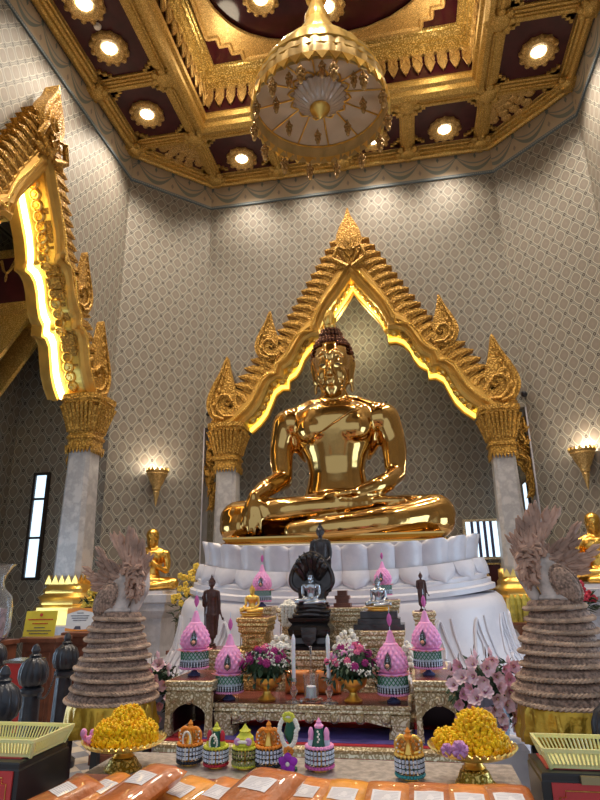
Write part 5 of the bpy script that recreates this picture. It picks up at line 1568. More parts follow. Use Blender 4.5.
MN = [(185, 722, 768, 'orange', 'orange winged offering with white garland loop, leftmost of the row'), (212, 726, 771, 'green', 'green and red offering with a white garland loop hanging in front'),
      (241.5, 726, 772, 'lime', 'yellow green tiered offering with two lilac rosettes'), (266, 723, 772, 'amber', 'orange and gold offering partly hidden by the highest packet'),
      (318, 722, 774, 'pinky', 'pink and dark green offering with pink bead fringe'), (410.5, 730, 783, 'crown', 'golden crown offering with white and teal bead skirt')]
for px, yt, yb, kd, lab in MN:
    p = aZ(px, yb, ZN); s = (aY(px, yt, p.y).z-ZN)/.245
    mini(lab, (p.x, p.y+.05, ZN+.001), s*1.02, kd)
# garland on a stick with an orchid
p = aZ(288, 774, ZN); t = empty('hanging_garland', (p.x, p.y+.05, ZN+.001), 0, 1.0, 'white jasmine loop with a purple orchid between the orange and pink offerings', 'garland')
mb = MB().lathe([(.03, 0), (.03, .008), (.006, .015), (.006, .10), (.02, .12), (.026, .14), (.012, .19), (0, .19)], 14); mb.build('stand', M['green_cl'], t)
mb = MB()
for k in range(30):
    a = 2*pi*k/30; mb.ball((.040*cos(a)*(1 if sin(a) > 0 else .8), -.03, .15+.058*sin(a)), (.0105, .010, .0105), 7)
mb.build('jasmine_loop', M['white_fl'], t)
mb = MB()
for k in range(9): mb.ball((.018*cos(k*.7), -.032, .205+.012*sin(k*.7)), (.012, .010, .010), 6)
mb.build('lime_cap', M['lime'], t)
mb = MB()
for k in range(8): mb.ball((.014*cos(k*.8), -.036, .078+.012*sin(k*.8)), .009, 6)
mb.build('marigold', M['orange_b'], t)
M['orchid'] = plain('orchid_petals', (.30, .02, .42), .45, 0, .2, 20)
for k in range(5):
    a = pi/2+k*2*pi/5
    mb = MB().tube(catmull([(0, -.045, .038), (.02*cos(a), -.055, .038+.02*sin(a)), (.042*cos(a), -.048, .038+.038*sin(a))], 3), [.008, .014, .018, .019, .017, .012, .004], 8, flat=.3, up=(0, 1, 0)); mb.build('orchid_petal', M['orchid'], t)
MB().ball((0, -.058, .036), (.009, .008, .009), 8).build('orchid_lip', M['white_fl'], t)
# ---- gold pedestal bowls heaped with marigold
M['marigold'] = plain('marigold_yellow', (.95, .54, .004), .6, 0, .22, 40, sub=.1)
M['marigold2'] = plain('marigold_orange', (.92, .45, .003), .6, 0, .2, 40, sub=.1)
def footed_bowl(label, px, yb, ytrim, pxw):
    p = aZ(px, yb, ZN); loc = Vector((p.x, p.y+.05, ZN+.001)); r = pxw/2*mpp((loc.x, loc.y, .95)); h = aY(px, ytrim, loc.y).z-ZN
    t = empty('pedestal_bowl', loc, 0, 1, label, 'bowl')
    f = r*.46
    MB().lathe([(f, 0), (f*1.02, h*.06), (f*.9, h*.12), (f*.72, h*.38), (f*.5, h*.44)], 40, fr=lambda r_, z, a: (r_*(1+.02*cos(16*a)), z)).build('foot', M['gild_bowl'], t)
    bw = MB().lathe([(f*.5, h*.42), (f*.62, h*.47), (f*.5, h*.53), (f*.44, h*.62), (f*.6, h*.68), (f*.75, h*.72), (r*.80, h*.84), (r*.97, h*1.0), (r*.93, h*1.0), (r*.7, h*.86), (0, h*.8)], 40).build('bowl', M['gold_bright'], t)
    mb = MB()
    for k in range(36):
        a = 2*pi*k/36; mb.prism([(-r*.09, -.006), (r*.09, -.006), (r*.06, .008), (0, .018), (-r*.06, .008)], -.003, .003, RZ(a) @ T(0, -r*.99, h*1.0) @ RX(.7))
    mb.lathe([(r*.96, h*1.0-.006), (r*1.0, h*1.0), (r*.96, h*1.0+.004)], 40, cap=False)
    mb.build('serrated_rim', M['gold_bright'], bw)
    return loc, r, h
M['gild_bowl'] = carved('gilding_bowl', (.35, .24, .03), (.95, .72, .22), 55, .3, .8, .9, .006)
def marigolds(label, loc, lobes, seed, base):
    """strung marigold heads heaped up: lobes (x,y,z,rx,ry,rz)"""
    rnd = random.Random(seed); mb = MB(); mb2 = MB(); R = .0135; n = 0
    for (x, y, z, a, b, c) in lobes:
        mb.ball((x, y, z), (a*.86, b*.86, c*.86), 12)
        k = int(4*pi*((a*b+b*c+a*c)/3)/(R*R*2.0))
        for i in range(k):
            ph = math.acos(1-2*(i+.5)/k); th = i*2.39996
            d = (sin(ph)*cos(th), sin(ph)*sin(th), cos(ph))
            q = (x+d[0]*a+rnd.uniform(-.003, .003), y+d[1]*b+rnd.uniform(-.003, .003), z+d[2]*c+rnd.uniform(-.003, .003))
            if q[2] < base: continue
            m_ = mb if rnd.random() < .8 else mb2
            for w in range(5):
                m_.ball((q[0]+rnd.uniform(-.008, .008), q[1]+rnd.uniform(-.008, .008), q[2]+rnd.uniform(-.008, .008)), rnd.uniform(.005, .0085), 5, None, 4)
    V = mb.v+mb2.v; o = len(mb.v); mb.f = mb.f+[tuple(i+o for i in f) for f in mb2.f]; nf = len(mb.f)-len(mb2.f); mb.v = V
    ob = mb.build('marigold_garlands', [M['marigold'], M['marigold2']], None)
    for i, pgn in enumerate(ob.data.polygons):
        if i >= nf: pgn.material_index = 1
    ob.location = loc; tag(ob, label, 'garlands', None, 'stuff'); return ob
loc, r, h = footed_bowl('golden pedestal bowl at left, in front of the coiled serpent figure', 117, 773, 741, 77)
marigolds('heap of yellow marigold garlands in the left gold bowl', loc, [(.0, 0, h+.012, r*.80, r*.7, .035), (.0, .02, h+.085, r*.40, r*.38, .045), (-.045, -.02, h+.045, r*.42, r*.45, .040), (.06, -.01, h+.045, r*.48, r*.45, .038), (.005, -.03, h+.05, r*.4, r*.4, .04)], 4, h-.006)
def lotus_bud(label, p, s, mat, n=5):
    t = empty('lotus_bud', p, 0, s, label, 'flower')
    for k in range(n):
        mb = MB(); a = 2*pi*k/n
        mb.ball((.030*cos(a), .012*sin(a), .006*(k % 2)+.012*sin(2*a)), (.016, .014, .019), 8); mb.build('petal', M[mat], t)
    return t
lotus_bud('cluster of small pink buds at the left rim of the left bowl', (loc.x-r*.86, loc.y-.04, h+ZN+.020), 1.0, 'rose_soft' if 'rose_soft' in M else 'pink')
loc, r, h = footed_bowl('golden pedestal bowl at right with a serrated rim, beside the black box', 477, 789, 748, 82)
marigolds('tall dome of yellow marigold garlands in the right gold bowl', loc, [(.0, 0, h+.012, r*.84, r*.7, .030), (.02, .0, h+.075, r*.46, r*.44, .055), (.055, -.02, h+.035, r*.46, r*.45, .036), (-.085, .0, h+.03, r*.34, r*.4, .028), (.0, -.035, h+.035, r*.5, r*.4, .035)], 5, h-.006)
M['mauve'] = plain('mauve_petals', (.55, .25, .50), .5, 0, .15, 30)
def rose(label, p, s):
    t = empty('folded_lotus', p, 0, s, label, 'flower')
    MB().ball((0, 0, 0), (.026, .022, .026), 12).build('core', M['mauve'], t)
    for k in range(7):
        a = 2*pi*k/7
        mb = MB().tube(catmull([(.006*cos(a), -.020, .006*sin(a)), (.020*cos(a), -.024, .020*sin(a)), (.026*cos(a+.5), -.010, .026*sin(a+.5))], 3), [.006, .008, .009, .010, .009, .008, .004], 6); mb.build('petal', M['mauve'], t)
rose('open mauve folded lotus lying on the right marigold heap', (loc.x-.055, loc.y-r*.78, h+ZN+.026), 1.05)
rose('closed mauve lotus bud left of the open one on the right bowl', (loc.x-.100, loc.y-r*.66, h+ZN+.018), .78)
# ---- black boxes with baskets
def donation_box(label, x0, x1, y0, y1, sgn):
    t = empty('donation_box', ((x0+x1)/2, (y0+y1)/2, 0), 0, 1, label, 'box'); w = (x1-x0)/2; d = (y1-y0)/2
    mb = MB(); mb.rect([(0, 0), (0, .925), (-.004, .93), (-.004, .945), (-.008, .95)], w, d); mb.build('body', M['black_lac'], t, smooth=False)
    MB().box(-w+.03, w-.03, -d+.05, d-.02, .95, .9535).build('red_sheet', M['red_sheet'], t, smooth=False)
    xs = (w-.03) if sgn < 0 else (-w+.03)
    sx0, sx1 = (w-.56, w-.02) if sgn < 0 else (-w+.03, -w+.56)
    rs = MB().box(sx0, sx1, -d-.006, -d, .66, .925).build('red_sign', M['red_sheet'], t, smooth=False)
    mb = MB(); a, b, c, e = sx0+.02, sx1-.02, .68, .905; q = .018
    P = [(a+q, c), (b-q, c), (b-q, c+q), (b, c+q), (b, e-q), (b-q, e-q), (b-q, e), (a+q, e), (a+q, e-q), (a, e-q), (a, c+q), (a+q, c+q)]
    mb.tube([(x, -d-.008, z) for x, z in P], .0018, 4, closed=True); mb.build('gold_line', M['gold_bright'], rs)
    MB().box(-.06 if sgn < 0 else -w+.12, .06 if sgn < 0 else -w+.24, -d-.012, -d+.01, .925, .947).build('hasp', M['brass_dk'], t, smooth=False)
M['black_lac'] = plain('black_lacquer', (.018, .015, .016), .3, 0, .2, 5); M['red_sheet'] = plain('red_sheet', (.48, .03, .03), .35, 0, .1, 5, coat=.3); M['brass_dk'] = plain('dull_brass', (.28, .22, .12), .4, .8)
donation_box('black donation box at the left with a red sign and yellow basket', -2.35, -1.425, 2.14, 2.46, -1)
donation_box('black donation box at the right with a red sign and yellow basket', .362, 1.35, 2.25, 2.49, 1)
M['basket'] = plain('pale_yellow_plastic', (.72, .68, .30), .35, 0, .05, 5, sub=.1)
def basket(label, x0, x1, y0, y1, z):
    t = empty('plastic_basket', ((x0+x1)/2, (y0+y1)/2, z), 0, 1, label, 'basket'); w, d, h, o = (x1-x0)/2, (y1-y0)/2, .062, .022
    MB().rect([(-o, 0), (-o, .004)], w, d).build('floor', M['basket'], t, smooth=False)
    V = []; Fs = []
    prof = [(-.004, h-.012), (.004, h-.012), (.006, h), (-.004, h)]
    mb = MB()
    for r, zz in prof: V += [(-w-r, -d-r, zz), (w+r, -d-r, zz), (w+r, d+r, zz), (-w-r, d+r, zz)]
    for i in range(4):
        k = (i+1) % 4
        for j in range(4): Fs.append((4*i+j, 4*i+(j+1) % 4, 4*k+(j+1) % 4, 4*k+j))
    mb.add(V, Fs); mb.build('rim', M['basket'], t, smooth=False)
    mb = MB()
    for sx in (-1, 1):
        for sy in (-1, 1): mb.tube([(sx*(w-o), sy*(d-o), .0), (sx*w, sy*d, h-.005)], .008, 6)
    V = []; Fs = []
    for r, zz in ((-o-.002, 0), (-o, .012), (-o+.002, .012), (-o+.002, 0)): V += [(-w-r, -d-r, zz), (w+r, -d-r, zz), (w+r, d+r, zz), (-w-r, d+r, zz)]
    for i in range(4):
        k = (i+1) % 4
        for j in range(4): Fs.append((4*i+j, 4*i+(j+1) % 4, 4*k+(j+1) % 4, 4*k+j))
    mb.add(V, Fs); mb.build('corner_frame', M['basket'], t)
    n = int(2*w/.0135); mb = MB()
    for sy in (-1, 1):
        for i in range(1, n):
            u = -1+2*i/n; mb.tube([(u*(w-o), sy*(d-o), .008), (u*w, sy*d, h-.008)], .0036, 4)
    n2 = int(2*d/.0135)
    for sx in (-1, 1):
        for i in range(1, n2):
            u = -1+2*i/n2; mb.tube([(sx*(w-o), u*(d-o), .008), (sx*w, u*d, h-.008)], .0036, 4)
    mb.build('slats', M['basket'], t)
basket('pale yellow slotted plastic basket on the left black box', -1.80, -1.405, 2.18, 2.44, .954)
basket('pale yellow slotted plastic basket on the right black box', .385, .80, 2.275, 2.475, .954)
# ------------------------------------------------------------------ coiled serpents
M['naga_lt'] = plain('worn_sandstone', (.46, .31, .22), .7, 0, .3, 14, bs=.6, bsc=60)
M['naga'] = plain('carved_sandstone', (.40, .24, .175), .7, 0, .35, 9, bs=.5, bsc=45)
M['naga_dk'] = plain('sandstone_scales', (.30, .19, .14), .75, 0, .5, 60, bs=1.0, bsc=90)
M['gold_silk'] = plain('shiny_gold_cloth', (.50, .29, .03), .28, .6, .2, 6, bs=1.0, bsc=14)
def naga(label, loc, s, flip, label2):
    t = empty('serpent_figure', loc, 0, s, label, 'sculpture'); t.scale = (s*flip, s, s)
    n = 9; zc = 0.0
    for i in range(n):
        f = i/(n-1); r = .270-.128*f**.9; th = .060-.012*f; z = .028+.485*(1-(1-f)**1.0)*.97
        ox = -.012*sin(i*1.7); hz = .485/8/2; q = hz/.03
        pf = [(r-.06, hz+.004), (r-.012, hz), (r+.004, hz*.6), (r+.006, hz*.1), (r+.020, -hz*.1), (r+.036, -hz*.35), (r+.034, -hz*.65), (r+.012, -hz*.85), (r-.02, -hz-.004), (r-.06, -hz-.004)]
        dx_ = ox
        MB().lathe([(a_, z+b_) for a_, b_ in pf[:5]]+[(r-.06, z-hz*.1)], 64, T(ox, 0, 0) @ SC(1, .86, 1), fr=lambda R, Z, a: (R*(1+.010*cos(40*a)), Z+.008*sin(a+i)), cap=False).build('coil', M['naga_dk'], t)
        mb = MB()
        for qq in range(2):
            P = []
            for k in range(140):
                a = 2*pi*k/140; b = a*35+qq*pi
                rr = r+.022+.005*cos(b); P.append((ox+rr*cos(a), rr*.86*sin(a), z-hz*.45+.008*sin(a+i)+.006*sin(b)))
            mb.tube(P, .0085, 5, closed=True)
        mb.lathe([(r-.05, z-hz*.1), (r+.018, z-hz*.2), (r+.018, z-hz*.8), (r-.05, z-hz*1.05)], 64, T(ox, 0, 0) @ SC(1, .86, 1), fr=lambda R, Z, a: (R, Z+.008*sin(a+i)), cap=False)
        mb.build('rope_ridge', M['naga_lt'], t)
    MB().lathe([(.235, .02), (.11, .50), (.0, .505)], 32, SC(1, .86, 1)).build('coil_core', M['naga_dk'], t)
    # neck
    mb = MB(); limb(mb, [(.02, 0, .50), (.01, -.02, .56), (-.02, 0, .66), (-.05, .03, .74)], [.105, .085, .085, .08], 14)
    mb.ball((.02, -.02, .535), (.115, .10, .035), 18)
    limb(mb, [(-.08, .02, .50), (-.12, .02, .58), (-.15, .02, .68), (-.14, .02, .78)], [.03, .035, .05, .05], 10)
    mb.build('neck', M['naga_pale'], t)
    # oval breast shield
    m = T(.045, -.10, .605) @ RY(-.48) @ SC(1, .5, 1.55)
    mb = MB().ball((0, 0, 0), (.062, .075, .068), 20, m, 12)
    for k in range(40):
        a = 2*pi*k/40; mb.ball((.066*cos(a), 0, .072*sin(a)), (.009, .014, .007), 6, m)
    mb.build('breast_shield', M['naga_dk'], t)
    rnd = random.Random(11)
    # seven flaming crests
    C = Vector((-.045, .0, .70))
    tips = [(-.165, .86), (-.10, .955), (-.03, 1.035), (.065, 1.0), (.16, .90), (.245, .785), (.15, .70)]
    for k, (tx, tz) in enumerate(tips):
        T0 = Vector((tx, 0, tz)); d = (T0-C); L = d.length; nn = Vector((-d.z, 0, d.x)).normalized()
        bend = nn*(.05 if k < 4 else -.02)
        P = [C, C+d*.35+bend, C+d*.7+bend*.8, T0]
        Q = catmull(P, 6)
        mb = MB(); mb.tube(Q, [.042*(1-i/(len(Q)-1))**.7+.004 for i in range(len(Q))], 8)
        # leaf-shaped flames wrapped along it
        for i in range(36):
            f = rnd.uniform(.0, .95); q = Q[int(f*(len(Q)-1))]; w = .060*(1-f)+.014
            side = rnd.uniform(-1, 1); dn = d.normalized()
            p0 = q+nn*side*w*.6+Vector((0, rnd.uniform(-.05, .02)*(1-f), 0))
            p1 = p0+dn*.035+nn*side*.02; p2 = p0+dn*.075+nn*side*.022+Vector((0, -.01, 0))
            mb.tube([p0, p1, p2], [.017, .016, .003], 5)
        mb.build('crest', M['naga'], t)
    # knotted mane around the back of the heads
    for i in range(5):
        mb = MB()
        for j in range(20):
            a = radians(100+i*32+rnd.uniform(-14, 14)); r = rnd.uniform(.03, .135)
            c = C+Vector((cos(a)*r*.95, rnd.uniform(-.07, .03), sin(a)*r*1.0+.02))
            b = a+rnd.uniform(-.8, .8)
            mb.tube([c, c+Vector((cos(b)*.025, -.01, sin(b)*.025)), c+Vector((cos(b+.6)*.05, -.015, sin(b+.6)*.05))], [.016, .014, .004], 5)
        mb.build('mane', M['naga'], t)
    mb = MB(); mb.ball((-.065, .02, .74), (.10, .06, .13), 12); mb.build('mane_core', M['naga_dk'], t)
    # serpent's own head jutting left at lowest coil
    return t
M['naga_pale'] = plain('pale_sandstone', (.52, .42, .37), .6, 0, .3, 12, bs=.3, bsc=60)
def cloth_stand(label, loc, zt, r):
    t = empty('draped_stand', (loc[0], loc[1], 0), 0, 1, label, 'stand')
    mb = MB().lathe([(r*1.02, zt-.17), (r*1.04, zt-.13), (r*.98, zt-.10), (r*.99, zt-.02), (r*.95, zt), (0, zt)], 90, fr=lambda R, z, a: (R*(1+(.05*cos(13*a)+.04*cos(23*a+1))*min(1, (zt-z)/.08)) if z < zt-.001 else R, z), cap=False)
    mb.build('gold_drape', M['gold_silk'], t)
    mb = MB().box(-r*.70, r*.70, -r*.65, r*.65, zt-.19, zt-.012); mb.build('table_top', M['black_lac'], t, smooth=False)
    for sx in (-1, 1):
        for sy in (-1, 1): MB().sq([(.022, 0), (.022, zt-.19)], T(sx*r*.66, sy*r*.66, 0)).build('leg', M['black_lac'], t, smooth=False)
pl = Vector((-1.935, 3.80, .86)); naga('carved sandstone coiled serpent figure left of the altar, crests sweeping left', pl, 1.0, -1, '')
cloth_stand('gold draped stand under the left coiled serpent', pl, .858, .27)
prr = Vector((.735, 3.42, .955)); naga('carved sandstone coiled serpent figure right of the altar, crests sweeping right', prr, .93, 1, '')
cloth_stand('gold draped stand under the right coiled serpent', prr, .953, .25)
# ------------------------------------------------------------------ magnolia bouquets
M['magnolia'] = plain('magnolia_petals', (.88, .62, .67), .5, 0, .12, 14, sub=.15); M['magnolia_dp'] = plain('rosy_petals', (.74, .38, .48), .5, 0, .12, 14, sub=.15); M['stamen'] = plain('pale_stamens', (.75, .65, .35), .6); M['magnolia_in'] = plain('magnolia_centre', (.55, .17, .31), .5); M['bark'] = plain('brown_twigs', (.10, .05, .03), .8)
def magnolia(m, t, bud=False, r=.034):
    if bud:
        MB().lathe([(0, -.01), (r*.38, .0), (r*.5, r*.6), (r*.3, r*1.3), (0, r*1.9)], 8, m).build('bud', M['magnolia'], t); return
    mb = MB()
    sd = (m[0][3]*91.7+m[2][3]*57.3) % 1; np_ = 6 if sd < .5 else 8
    for k in range(np_):
        a = 2*pi*k/np_+sd*3; V = []; Fs = []
        for j in range(5):
            f = j/4; w = r*.85*sin(pi*(.18+.72*f)); rr = r*(.12+(.62+.3*sd+.12*sin(k*2.3))*f**.9); z = r*(1.35*f-.45*f*f*f)
            for i in range(3):
                b = a+(i-1)*w/max(.006, rr)*.62
                V.append((cos(b)*rr, sin(b)*rr, z+(.12*r*abs(i-1))))
        for j in range(4):
            for i in range(2): q = j*3+i; Fs.append((q, q+1, q+4, q+3))
        mb.add(V, Fs, m @ RZ(0))
    mb.build('blossom', M['magnolia' if sd > .35 else 'magnolia_dp'], t)
    mb = MB().lathe([(0, .004), (r*.22, r*.16), (r*.42, r*.44), (r*.44, r*.50), (r*.2, r*.3), (0, r*.2)], 30, m, fr=lambda q, z, a: (q*(1+.35*cos(np_*(a-sd*3))), z+r*.05*cos(np_*(a-sd*3))))
    mb.build('blossom_centre', M['magnolia_in'], t)
    mb = MB()
    for k in range(5): mb.tube([(0, 0, r*.2), (r*.10*cos(k*1.26), r*.10*sin(k*1.26), r*.62)], r*.04, 4, m)
    mb.build('stamens', M['stamen'], t)
def magnolia_bush(label, loc, w, h, seed, nfl, vase=True):
    rnd = random.Random(seed); t = empty('magnolia_bouquet', loc, 0, 1, label, 'bouquet')
    MB().lathe([(.07, 0), (.09, .03), (.10, .12), (.07, .20), (.075, .22), (0, .21)], 24).build('vase', M['vase_blue'], t)
    mb = MB(); mt = MB()
    for i in range(420):
        a = rnd.uniform(0, 2*pi); q = sqrt(rnd.random()); x = cos(a)*q*w*.5; z = h*.48+sin(a)*q*h*.40; y = rnd.uniform(-.07, .10)
        m = T(x, y, z) @ RZ(rnd.uniform(0, 6.28)) @ RX(rnd.uniform(-1, 1)) @ RY(rnd.uniform(-1, 1))
        mb.add([(0, 0, 0), (.022, -.012, .004), (.055, 0, 0), (.022, .012, .004), (.022, 0, -.003)], [(0, 1, 4), (1, 2, 4), (2, 3, 4), (3, 0, 4), (0, 3, 1), (1, 3, 2)], m)
    mb.ball((0, .05, h*.47), (w*.40, .07, h*.33), 16)
    mb.build('leaves', M['green_dk'], t)
    for i in range(18):
        x = rnd.uniform(-.5, .5)*w; z = h*(.75+.25*rnd.random())*(1-.5*abs(x/w))
        mt.tube(catmull([(0, 0, .15), (x*.5, .02, z*.6), (x, 0, z), (x*1.05+rnd.uniform(-.01, .01), -.01, z+.05)], 3), [.005, .005, .004, .004, .004, .003, .003, .003, .002, .001], 4)
    mt.build('twigs', M['bark'], t)
    for i in range(nfl):
        a = i*2.39996; q = sqrt((i+.5)/nfl); x = cos(a)*q*w*.47; z = h*.50+sin(a)*q*h*.42
        y = -.10*(1-q*q)-.05
        m = T(x, y, z) @ RX(pi/2+rnd.uniform(-.5, .3)) @ RY(rnd.uniform(-.5, .5)+x*1.5)
        magnolia(m, t, False, rnd.uniform(.034, .046))
    for i in range(10):
        x = rnd.uniform(-.5, .5)*w; z = h*(.86+.14*rnd.random())*(1-.25*abs(2*x/w))
        magnolia(T(x, -.03, z) @ RX(rnd.uniform(-.3, .5)) @ RY(rnd.uniform(-.5, .5)), t, True, .026)
M['vase_blue'] = plain('pale_blue_vase', (.30, .38, .50), .25, 0, .2, 8)
p = aY(493, 735, 3.75); z0 = p.z-.02
magnolia_bush('large pink magnolia bouquet right of the altar tables', (p.x, 3.75, z0), .46, aY(493, 648, 3.75).z-z0, 3, 38)
MB_ = MB().rect([(0, 0), (0, z0-.03), (-.02, z0-.002)], .11, .12)
o = MB_.build('flower_block', M['marble_white'], None, smooth=False); o.location = (p.x+.06, 3.77, 0); tag(o, 'pale marble block under the right magnolia bouquet', 'block')
p = aY(155, 728, 4.35); z0 = p.z
magnolia_bush('smaller pink magnolia bouquet between left serpent and left altar table', (p.x, 4.35, z0), .28, aY(158, 655, 4.35).z-z0, 8, 14)
o = MB().rect([(0, 0), (0, z0-.03), (-.02, z0-.002)], .11, .11).build('flower_block', M['marble_white'], None, smooth=False); o.location = (p.x, 4.35, 0); tag(o, 'pale marble block under the left magnolia bouquet', 'block')
# ------------------------------------------------------------------ lotus-head posts and chains
M['post'] = plain('black_painted_iron', (.040, .042, .052), .3, .3, .25, 8, bs=.25, bsc=40)
def bollard(label, x, y, h=1.12, s=1.0):
    t = empty('lotus_post', (x, y, 0), 0, s, label, 'post', None)
    k = h/s
    MB().lathe([(.15, 0), (.15, .05), (.11, .08), (.12, .12), (.088, .16), (.075, .3), (.066, k-.36), (.085, k-.34), (.085, k-.315), (.062, k-.30)], 40, fr=lambda r, z, a: (r*(1+(.07*cos(8*a) if .16 < z < k-.37 else 0)), z)).build('shaft', M['post'], t)
    lh = MB().lathe([(.055, k-.305), (.09, k-.28), (.106, k-.235), (.104, k-.18), (.085, k-.13), (.05, k-.10), (.035, k-.09)], 40, fr=lambda r, z, a: (r*(1-.09+.13*abs(cos(5*a))), z)).build('lotus_head', M['post'], t)
    MB().lathe([(.036, k-.095), (.044, k-.08), (.026, k-.065), (.034, k-.045), (.024, k-.02), (.010, k), (0, k)], 16).build('finial', M['post'], lh)
    MB().lathe([(.02, 0), (.022, .008), (.02, .016)], 10, T(.075, -.02, k-.36) @ RY(pi/2)).build('chain_eye', M['post'], t)
def chain(label, a, b, sag):
    a, b = Vector(a), Vector(b); n = int((b-a).length/.022); mb = MB()
    for i in range(n+1):
        f = i/n; p = a.lerp(b, f)-Vector((0, 0, sag*4*f*(1-f)))
        q = a.lerp(b, min(1, f+.01))-Vector((0, 0, sag*4*min(1, f+.01)*(1-min(1, f+.01)))); d = (q-p)
        rot = d.to_track_quat('X', 'Z').to_matrix().to_4x4() if d.length > 1e-6 else Matrix()
        m = T(*p) @ rot @ RX(pi/2*(i % 2))
        mb.tube([(.016*cos(w), .008*sin(w), 0) for w in [2*pi*k/8 for k in range(8)]], .0032, 4, m, closed=True)
    o = mb.build('post_chain', M['post'], None); tag(o, label, 'chain')
bollard('black lotus-head post cut off by the left edge behind the basket', -2.30, 3.22, 1.13, .95)
bollard('black lotus-head post behind the left yellow basket', -2.90, 4.40, 1.13, 1.0)
bollard('black lotus-head post farthest right of the left group', -3.28, 5.46, 1.13, 1.08)
bollard('black lotus-head post under the large glass vase', -3.74, 5.05, 1.17, 1.0)
bollard('black lotus-head post cut off by the right edge, near the basket', .815, 3.02, 1.10, .85)
bollard('grey lotus-head post at the right edge behind the serpent figure', 1.63, 5.35, 1.32, 1.0)
chain('chain hanging between the two left posts behind the basket', (-2.98, 4.34, .80), (-2.38, 3.20, .78), .16)
chain('chain hanging between the middle and rear left posts', (-3.30, 5.36, .82), (-2.92, 4.48, .80), .14)
# ------------------------------------------------------------------ signs, lecterns, vase
def sign(label, px0, px1, y0, y1, Y, cols, tilt=-.12):
    a, b = aY(px0, y1, Y), aY(px1, y1, Y); w = (b.x-a.x)/2; h = aY(px0, y0, Y).z-a.z
    t = empty('sign', ((a.x+b.x)/2, Y, a.z), 0, 1, label, 'sign'); t.rotation_euler = (tilt, 0, .06)
    MB().box(-w, w, 0, .012, 0, h).build('board', M[cols[0]], t, smooth=False)
    return t, w, h
M['sign_yellow'] = plain('yellow_card', (.72, .58, .05), .5, 0, .05); M['sign_white'] = plain('white_card', (.72, .72, .74), .5, 0, .04); M['sign_orange'] = plain('orange_print', (.80, .30, .06), .5); M['ink_red'] = plain('red_ink', (.55, .05, .03), .5, 0, 0); M['ink_dark'] = plain('dark_ink', (.08, .08, .12), .5, 0, 0)
def text_rows(t, rows, mat, w, part='lettering'):
    mb = MB(); rnd = random.Random(3)
    for z, hw, hh in rows:
        x = -hw
        while x < hw:
            q = rnd.uniform(.006, .016); mb.box(x, min(hw, x+q), -.003, 0, z-hh, z+hh); x += q+.004
    mb.build(part, M[mat], t, smooth=False)
def lectern(label, px0, px1, y, Y, dp=.3, zt=None):
    a, b = aY(px0, y, Y), aY(px1, y, Y); w = (b.x-a.x)/2; zt = zt or a.z
    t = empty('wooden_lectern', ((a.x+b.x)/2, Y+dp/2, 0), 0, 1, label, 'lectern')
    MB().rect([(.0, 0), (.0, .08), (-.02, .09), (-.02, zt-.05)], w, dp/2).build('body', M['wood'], t, smooth=False)
    MB().rect([(.015, zt-.05), (.015, zt-.01), (.0, zt-.003)], w, dp/2).build('top', M['wood'], t, smooth=False)
    mb = MB(); mb.tube([(-w*.7, -dp/2+.018, .2), (w*.7, -dp/2+.018, .2), (w*.7, -dp/2+.018, zt-.15), (-w*.7, -dp/2+.018, zt-.15)], .01, 4, closed=True); mb.build('panel_moulding', M['wood'], t)
    return zt
z1 = lectern('reddish wooden lectern under the yellow sign', 21, 56, 637.5, 6.2)
z2 = lectern('reddish wooden lectern under the white and orange sign', 63, 97, 632, 6.6)
t, w, h = sign('yellow notice sign with red lettering standing at far left', 23, 53, 611, 636.5, 6.27, ['sign_yellow'])
t.location.z = z1+.004
mb = MB(); mb.lathe([(0, -.004), (.018, -.003), (.018, 0)], 12, T(0, -.0, h*.84) @ RX(pi/2) @ SC(1, 1, -1)); mb.build('emblem', M['ink_red'], t)
text_rows(t, [(h*.66, w*.82, .007), (h*.50, w*.5, .006)], 'ink_red', w)
text_rows(t, [(h*.34, w*.35, .005), (h*.22, w*.78, .005), (h*.11, w*.6, .005)], 'ink_dark', w, 'small_lettering')
t, w, h = sign('white notice sign with orange border beside the large column', 65, 91, 608.5, 631.5, 6.67, ['sign_white'])
t.location.z = z2+.004
mb = MB(); mb.prism([(-w, h), (w, h), (w, h*.80), (0, h*.93), (-w, h*.74)], -.003, -.0005); mb.prism([(-w, 0), (w, 0), (w, h*.10), (0, h*.05), (-w, h*.14)], -.003, -.0005); mb.build('orange_border', M['sign_orange'], t, smooth=False)
text_rows(t, [(h*.78, w*.25, .005), (h*.66, w*.7, .005), (h*.56, w*.6, .005), (h*.46, w*.5, .004)], 'ink_dark', w)
mb = MB(); mb.prism([(-.06, .02), (.03, .02), (.02, .055), (-.04, .055)], -.003, -.001); mb.build('picture', M['ink_dark'], t, smooth=False)

a = aY(108, 625, 5.6); z3 = lectern('reddish wooden lectern behind the left serpent figure', 99, 125, 628, 5.55)
t, w, h = sign('small yellow sign half hidden behind the left serpent', 101, 122, 608, 627, 5.62, ['sign_yellow']); t.location.z = z3+.004
text_rows(t, [(h*.6, w*.6, .006), (h*.4, w*.6, .005)], 'ink_red', w)
